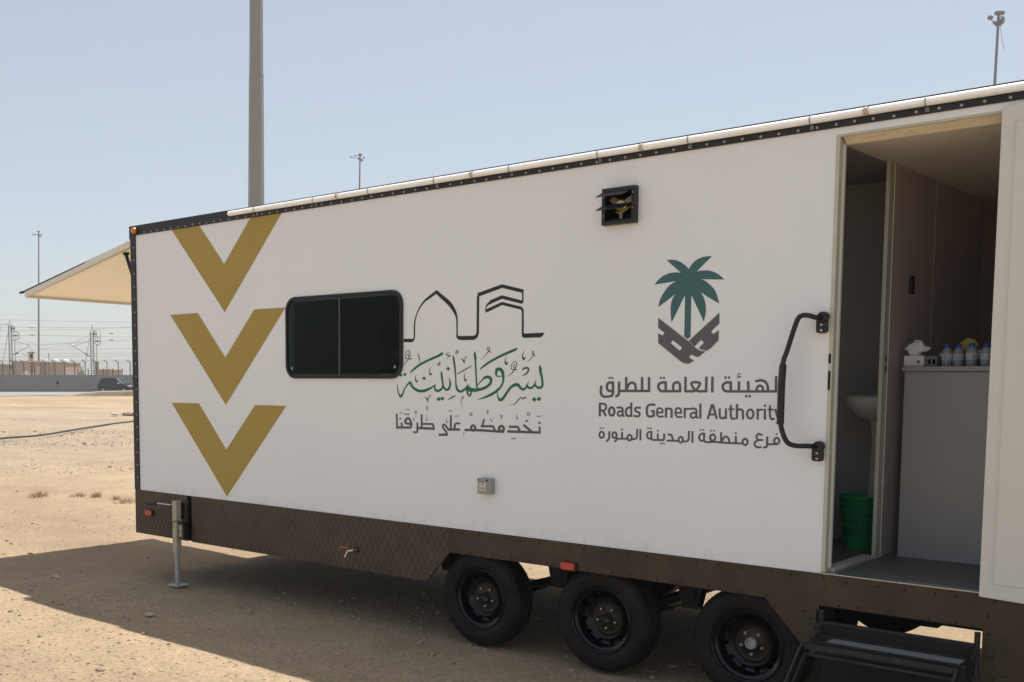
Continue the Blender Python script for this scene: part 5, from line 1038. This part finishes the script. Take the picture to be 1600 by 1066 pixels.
# car on the road
def car():
    t = empty('parked_car', gx(185, 118) + Vector((0, 0, .03)), YAW + math.radians(-24), label='dark people carrier on the road in front of the grey wall', cat='car')
    # outline in x (front = +x) , z ; width in y
    low = [(-2.15, .32), (-2.2, .75), (-2.12, .98), (-1.3, 1.02), (.9, 1.00), (1.55, .93), (2.1, .72), (2.2, .50), (2.15, .30), (1.75, .28), (1.70, .50), (1.50, .66), (1.22, .66), (1.02, .50), (.97, .28), (-.97, .28), (-1.02, .50), (-1.22, .66), (-1.50, .66), (-1.70, .50), (-1.75, .28)]
    MB().prism(low, -.88, .88).build('body', M['carpaint'], t, bevel=.05)
    cab = MB(); A = [(-2.08, .98), (-1.85, 1.50), (-1.5, 1.66), (.05, 1.66), (.35, 1.58), (1.25, .99)]
    n = len(A); vs = [(x, -.84 + .20 * max(0, (z - 1.0)), z) for x, z in A] + [(x, .84 - .20 * max(0, (z - 1.0)), z) for x, z in A]
    cab.add(vs, [tuple(range(n)), tuple(range(2 * n - 1, n - 1, -1))] + [(i, i + n, (i + 1) % n + n, (i + 1) % n) for i in range(n)]).build('roof', M['carpaint'], t, bevel=.03)
    for s in (-1, 1):
        for P in ([(-1.9, 1.03), (-1.78, 1.42), (-1.45, 1.54), (-1.30, 1.54), (-1.30, 1.03)], [(-1.18, 1.03), (-1.18, 1.55), (-.42, 1.57), (-.42, 1.03)], [(-.30, 1.03), (-.30, 1.57), (.05, 1.56), (.28, 1.50), (.78, 1.03)]):
            vs = [(x, s * (.852 - .20 * max(0, z - 1.0)), z) for x, z in P]; vs += [(x, s * (.80 - .20 * max(0, z - 1.0)), z) for x, z in P]; n = len(P)
            MB().add(vs, [tuple(range(n)), tuple(range(2 * n - 1, n - 1, -1))] + [(i, i + n, (i + 1) % n + n, (i + 1) % n) for i in range(n)]).build('side_window', M['carglass'], t)
        for x in (-1.36, 1.36):
            wh = MB().lathe([(.0005, -.02), (.20, -.02), (.21, 0), (.30, .0), (.325, .03), (.325, .19), (.0005, .19)], 24, Matrix.Translation((x, s * .70 - (.19 if s < 0 else 0), .325)) if s < 0 else Matrix.Translation((x, .89, .325)) @ Matrix.Rotation(PI, 4, 'Z')).build('wheel', M['rubber'], t, smooth=True)
            MB().lathe([(.0005, -.03), (.12, -.028), (.19, -.024), (.195, -.018)], 20, Matrix.Translation((x, s * .70 - (.19 if s < 0 else 0), .325)) if s < 0 else Matrix.Translation((x, .89, .325)) @ Matrix.Rotation(PI, 4, 'Z')).build('hubcap', M['steel'], wh, smooth=True)
        MB().box(.62, .80, s * .88, s * 1.04, 1.02, 1.16).build('wing_mirror', M['lamp'], t, bevel=.03)
        MB().box(1.70, 2.12, s * .60, s * .87, .70, .84, Matrix.Identity(4)).build('headlight', M['lamp'], t, bevel=.04)
        MB().box(-.95, -.78, s * .882, s * .90, .86, .89).build('door_handle', M['mast'], t)
    vs = [(.42, -.66, 1.555), (.42, .66, 1.555), (1.27, .78, 1.005), (1.27, -.78, 1.005)]
    MB().add([(x + .03, y, z + .02) for x, y, z in vs] + [(x - .03, y, z - .03) for x, y, z in vs], [(0, 1, 2, 3), (7, 6, 5, 4), (0, 4, 5, 1), (1, 5, 6, 2), (2, 6, 7, 3), (3, 7, 4, 0)]).build('windscreen', M['carglass'], t)
    MB().box(2.14, 2.23, -.6, .6, .42, .60).build('grille', M['hole'], t, bevel=.02)
car()

# security fence behind the wall
D2 = 138
fn = empty('security_fence', gx(0, D2), label='tall security fence with slanted post tops behind the grey wall', cat='fence')
o0 = gx(0, D2); fx = [-78, -62, -45, -28.5, -12, 4.5, 21, 37.5, 54, 70.6, 86, 101, 117, 133.5, 150.5, 167.5, 185, 203.6, 221, 238, 255, 272]
for x in fx:
    c = gx(x, D2) - o0; h = 3.62
    MB().tube([c + Vector((0, 0, -.1)), c + Vector((0, 0, h)), c + Vector((0, 0, h + .32)) - RT * .42], .065, 6).build('fence_post', M['rail'], fn)
for zz, q in ((.6, 0), (1.9, 0), (2.6, 0), (3.55, 0), (3.72, -.12), (3.86, -.30)):
    MB().tube([gx(fx[0], D2) - o0 + RT * q + Vector((0, 0, zz)), gx(fx[-1], D2) - o0 + RT * q + Vector((0, 0, zz))], .012, 4).build('fence_wire', M['wire'], fn)
mesh = MB()
a0 = gx(fx[0], D2) - o0; b0v = gx(fx[-1], D2) - o0; Lf = (b0v - a0).length; dv = (b0v - a0).normalized()
k = 0.
while k < Lf:
    p = a0 + dv * k; mesh.add([p + Vector((0, 0, 1.9)), p + dv * .012 + Vector((0, 0, 1.9)), p + dv * .012 + Vector((0, 0, 3.55)), p + Vector((0, 0, 3.55))], [(0, 1, 2, 3)]); k += .28
mo = mesh.build('fence_mesh', M['wire'], fn); mo['kind'] = 'stuff'
D3 = 142
for x, lab in ((162, 'short dark post behind the fence in front of the orange hut'), (176.3, 'short dark post behind the fence just right of the orange hut'), (191, 'short dark post behind the fence over the car'), (122, 'short dark post behind the fence at the earth mound'), (138, 'short dark post behind the fence left of the right railway mast')):
    c = gx(x, D3); hh = zat(x, 576, D3)
    b = MB().tube([(0, 0, -.1), (0, 0, hh)], .07, 6).build('marker_post', M['rail'], None, loc=c)
    tag(b, lab, 'post', 'short posts behind the fence')

# overhead-line masts (lattice)
def catenary_mast(x, d, ytop, side, label):
    s = d / F_PX; base = gx(x, d); h = zat(x, ytop, d)
    t = empty('railway_mast', base, label=label, cat='railway mast', group='lattice masts of the railway line')
    w2 = 2.4 * s
    def q(dx, z, dy=0): return RT * dx + FWD * dy + Vector((0, 0, z))
    for dx in (-w2, w2):
        MB().tube([q(dx, -.1), q(dx, h)], .6 * s, 6).build('chord', M['rail'], t)
    lat = MB(); z = 0.; k = 0
    while z < h - 2 * w2:
        lat.tube([q(-w2, z), q(w2, z + 1.6 * w2)], .34 * s, 4); lat.tube([q(w2, z), q(-w2, z + 1.6 * w2)], .25 * s, 4); z += 1.6 * w2
    lat.build('lacing', M['rail'], t)
    MB().tube([q(0, h), q(0, h + 7 * s)], .5 * s, 6).build('mast_tip', M['rail'], t)
    MB().tube([q(-side * 0, h - .2 * s), q(-side * 14 * s, h + .6 * s), q(-side * 14.5 * s, h - 8 * s)] if side > 0 else [q(0, h), q(13 * s, h), q(13 * s, h - 11 * s)], .35 * s, 5).build('top_arm', M['rail'], t)
    # tensioning wheel: rim, spokes, hub
    for cx_, cz_, r_ in ((6.5 * s + w2, h - 17 * s, 6.5 * s), (3.2 * s + w2 * .5, h - 6 * s, 4.2 * s)):
        n = 20; ring = [q(cx_ + .55 * r_ * math.cos(2 * PI * k / n), cz_ + r_ * math.sin(2 * PI * k / n), .6 * r_ * math.cos(2 * PI * k / n)) for k in range(n + 1)]
        wh = MB().tube(ring, .5 * s, 5).build('tension_wheel', M['rail'], t)
        spk = MB()
        for k in range(0, n, 5): spk.tube([q(cx_, cz_), ring[k]], .3 * s, 4)
        spk.tube([q(cx_ - 3 * s, cz_), q(cx_ + 2 * s, cz_)], 1.2 * s, 6); spk.build('spokes', M['rail'], wh)
    MB().tube([q(w2 + 4.5 * s, h - 22 * s), q(w2 + 4.5 * s, 1.5)], .45 * s, 5).build('weight_cable', M['rail'], t)
    MB().tube([q(w2 + 4.5 * s, 0), q(w2 + 4.5 * s, 4.0)], 3.0 * s, 10).build('weight_stack', M['kerb'], t)
    if side > 0:   # cantilever to the right
        MB().tube([q(w2, h - 47 * s), q(30 * s, h - 33 * s), q(35 * s, h - 45 * s)], .4 * s, 5).tube([q(w2, h - 24 * s), q(30 * s, h - 32 * s)], .35 * s, 5).tube([q(6 * s, h - 46 * s), q(12 * s, h - 43.5 * s)], .9 * s, 6).tube([q(18 * s, h - 46 * s), q(30 * s, h - 49 * s)], .3 * s, 5).build('cantilever', M['rail'], t)
    else:
        MB().tube([q(-w2, h - 41 * s), q(-30 * s, h - 25 * s), q(-35 * s, h - 24 * s)], .4 * s, 5).tube([q(-w2, h - 16 * s), q(-30 * s, h - 25 * s)], .3 * s, 5).tube([q(-6 * s, h - 40 * s), q(-13 * s, h - 35 * s)], .9 * s, 6).build('cantilever', M['rail'], t)
    MB().tube([q(-w2 - 1 * s, h - 12 * s), q(-18 * s, 0)], .2 * s, 4).tube([q(-w2 - 1 * s, h - 12 * s), q(-23 * s, 0)], .2 * s, 4).build('guy_wire', M['rail'], t)
catenary_mast(17.7, 150, 507.5, 1, 'lattice railway mast with tension wheels at the far left edge')
catenary_mast(145, 155, 516, -1, 'lattice railway mast with tension wheels just left of the trailer')
# overhead wires
WL = iter(('highest overhead wire, level across both masts', 'second overhead wire from the top, sagging slightly', 'overhead wire meeting the left mast below its tip and rising to the right', 'middle overhead wire just under the upper insulators', 'overhead wire that rises to the right between the masts', 'level overhead wire at half mast height', 'lower level overhead wire below half mast height', 'lowest overhead wire above the fence', 'short catenary wire dipping between the two masts', 'short wire climbing to the right mast from the middle'))
def owire(pts, r=.018):
    P = [at(x, y, d) for x, y, d in pts]; o = MB().tube(P, r, 4).build('overhead_wire', M['wire'])
    return tag(o, next(WL), 'wire', 'overhead wires of the railway')
for pts in ([(-200, 497, 150), (18, 500, 150), (145, 503, 155), (420, 506, 158)], [(-200, 515, 151), (0, 512, 151), (110, 512, 152), (420, 514, 154)], [(-200, 519, 152), (20, 517, 152), (146, 514, 155), (420, 500, 156)],
            [(-200, 530, 153), (60, 524, 153), (205, 527, 154), (420, 530, 155)], [(-200, 536, 148), (90, 538, 149), (205, 531, 150), (420, 526, 151)], [(-200, 545, 154), (60, 546, 154), (205, 545, 154), (420, 545, 154)],
            [(-200, 552, 156), (60, 553, 156), (205, 552, 156), (420, 553, 156)], [(-200, 560, 152), (40, 558, 152), (205, 556, 152), (420, 556, 152)], [(30, 528, 150), (60, 540, 150), (130, 534, 152)], [(60, 546, 152), (110, 538, 153), (146, 521, 155)]):
    owire(pts)
def insulator(x, y, d, lab):
    a = at(x - 4, y, d); b = at(x + 4, y, d); tag(MB().tube([a, lerp(a, b, .3), lerp(a, b, .7), b], [.02, .07, .07, .02], 6).build('insulator', M['rail']), lab, 'insulator', 'insulators in the overhead wires')
for x, y, lab in ((50, 512.5, 'upper insulator in the wires right of the left mast'), (50, 523.8, 'lower insulator in the wires right of the left mast'), (174, 521.5, 'upper insulator in the wires right of the right mast'), (174, 531.5, 'lower insulator in the wires right of the right mast')): insulator(x, y, 152, lab)

# buildings beyond the railway
def block(x0, x1, ytop, d, depth, m, label, wins=(), roofbits=()):
    a = gx(x0, d); h = zat(x0, ytop, d); L = (gx(x1, d) - a).length
    t = empty('building', a, YAW, label=label, cat='building')
    MB().box(0, L, 0, depth, -.2, h).build('wall', M[m], t)
    MB().box(-.15, L + .15, -.15, depth + .15, h, h + .18).build('roof', M[m], t)
    for u, z0, z1, wd in wins: MB().box(u * L, u * L + wd, -.06, .05, z0, z1).build('window', M['window'], t)
    for u, wd, hh in roofbits: MB().lathe([(.0005, hh), (wd * .3, hh * .9), (wd * .5, hh * .4), (wd * .52, 0)], 12, Matrix.Translation((u * L, depth * .3, h + .18)) @ Matrix.Rotation(PI / 2, 4, 'X')).build('roof_tank', M['whitebits'], t, smooth=True)
    return t
block(20, 58, 566, 176, 9, 'tanwall', 'flat tan block behind the left railway mast, nearest the white cabinet')
block(59, 103, 567.5, 178, 9, 'pinkwall', 'pinkish low block with white domed tanks on its roof', roofbits=((.18, .9, .45), (.5, 1.0, .5), (.85, 1.1, .5)))
block(-60, 15, 571, 180, 9, 'tanwall', 'low tan building at the far left edge behind the fence')
block(104, 114, 574, 185, 6, 'pinkwall', 'narrow low hut beside the pinkish block')
block(153, 172, 579, 175, 8, 'orange', 'small orange hut behind the fence next to the trailer')
def mound(x, d, ytop, wid, label):
    c = gx(x, d); h = zat(x, ytop, d); mb = MB(); n = 20; m_ = 6
    for i in range(m_ + 1):
        for k in range(n):
            a = 2 * PI * k / n; r = wid * (i / m_); z = h * (math.cos(PI * i / m_) + 1) / 2 * (1 + .1 * math.sin(3 * a + i))
            mb.v.append((r * math.cos(a), r * math.sin(a) * .6, z - .05))
    for i in range(m_):
        for k in range(n): mb.f.append((i * n + k, i * n + (k + 1) % n, (i + 1) * n + (k + 1) % n, (i + 1) * n + k))
    o = mb.build('earth_mound', M['kerb'], None, smooth=True, loc=c); tag(o, label, 'mound'); return o
mound(128, 165, 579.5, 2.6, 'low brown earth mound between the hut and the right railway mast')
mound(45, 160, 581, 5, 'long low heap of earth in front of the tan block')
sg = empty('signal_cabinet', gx(50, 158), YAW, label='pale box cabinet with a dark opening raised on a post over the tan block', cat='cabinet')
h0 = zat(50, 566, 158); h1 = zat(50, 551, 158)
MB().box(-.40, .40, -.3, .3, h0, h1).build('cabinet_body', M['plate'], sg, bevel=.02); MB().box(-.46, .46, -.36, .36, h1, h1 + .08).build('cabinet_lid', M['rail'], sg)
MB().box(-.08, .26, -.32, -.29, h0 + .55, h1 - .15).build('cabinet_opening', M['hole'], sg); MB().tube([(0, 0, -.1), (0, 0, h0)], .16, 8).build('cabinet_post', M['rail'], sg)
tp = MB().tube([(0, 0, -.1), (0, 0, zat(77, 552, 170))], .06, 6).build('thin_post', M['rail'], None, loc=gx(77, 170)); tag(tp, 'thin post standing up behind the pinkish block', 'post')

# ================================================================== things on the sand
cb_ = [gx(x, d) + Vector((0, 0, .06)) for x, d in ((-220, 26.5), (-80, 29.3), (0, 31.8), (60, 33.4), (110, 36.6), (160, 40.4), (207, 43.8), (300, 51), (420, 60))]
co = MB().tube(smoothpath(cb_, 6), .032, 6).build('ground_cable', M['hose'], None, smooth=True); tag(co, 'long dark cable lying in a curve across the sand', 'cable')
def tuft(loc, r, n, h, label, sd):
    rr = random.Random(sd); mb = MB()
    for _ in range(n):
        a = rr.uniform(0, 6.28); q = r * rr.random() ** .6; b = Vector((q * math.cos(a), q * math.sin(a), -.01)); hh = h * rr.uniform(.35, 1) * (1 - .5 * q / r)
        le = Vector((math.cos(a), math.sin(a), 0)) * rr.uniform(.1, .6) * hh + Vector((rr.gauss(0, .25) * hh, rr.gauss(0, .25) * hh, 0)); s = Vector((-math.sin(a), math.cos(a), 0)) * .0035
        m_ = b + le * .4 + Vector((0, 0, hh * .6)); tpp = b + le + Vector((0, 0, hh))
        mb.add([b - s, b + s, m_ + s * .8, m_ - s * .8, tpp], [(0, 1, 2, 3), (3, 2, 4)])
    o = mb.build('dry_grass_tuft', M['straw'], None, loc=loc); tag(o, label, 'grass tuft', 'dry grass tufts on the sand')
tuft((-6.78, 2.82, 0), .17, 150, .17, 'leftmost dry straw tuft standing alone on the sand', 1)
tuft((-6.40, 3.30, 0), .17, 110, .10, 'low wide straw tuft second from the left', 2)
tuft((-6.12, 3.44, 0), .10, 110, .15, 'small dense reddish straw tuft in the middle of the row', 3)
tuft((-5.62, 3.46, 0), .09, 70, .11, 'thin straw tuft second from the trailer', 4)
tuft((-5.15, 3.32, 0), .20, 120, .13, 'spreading straw tuft nearest the trailer corner', 5)
st_ = crumple(.16, 21, 1.7, .8, .35).build('stone_block', M['palestone'], None, loc=gx(178, 52) + Vector((0, 0, .05))); tag(st_, 'pale flat stone block lying on the far sand', 'stone')
st2 = crumple(.28, 22, 1.5, .9, .4).build('earth_clod', M['kerb'], None, loc=gx(200, 53) + Vector((0, 0, .03))); tag(st2, 'brown clod of earth beside the pale stone block', 'clod')
for i, (x, y, s, lab) in enumerate(((-1.9, -.05, .022, 'flat grey stone in the shade at the left'), (-.45, -.60, .030, 'pale flat stone in the shade below the jack'), (1.55, -.95, .030, 'pale stone at the lower middle of the shaded sand'), (.35, -1.9, .02, 'small dark stone on the sunlit sand at the bottom left'))):
    o = crumple(s, 30 + i, 1.6, 1.1, .5).build('loose_stone', M['palestone'] if 'pale' in lab else M['stone'], None, loc=(x, y, .0)); tag(o, lab, 'stone')

# ================================================================== thin desert haze over everything
hm = bpy.data.materials.new('haze'); hm.use_nodes = True; N = hm.node_tree.nodes; N.clear()
pv = N.new('ShaderNodeVolumePrincipled'); pv.inputs['Color'].default_value = (.92, .94, .96, 1); pv.inputs['Density'].default_value = .0006; pv.inputs['Anisotropy'].default_value = .2
mo_ = N.new('ShaderNodeOutputMaterial'); hm.node_tree.links.new(pv.outputs[0], mo_.inputs['Volume'])
hz = MB().box(-420, 260, -200, 420, -1.5, 46).build('haze', hm); hz['kind'] = 'stuff'
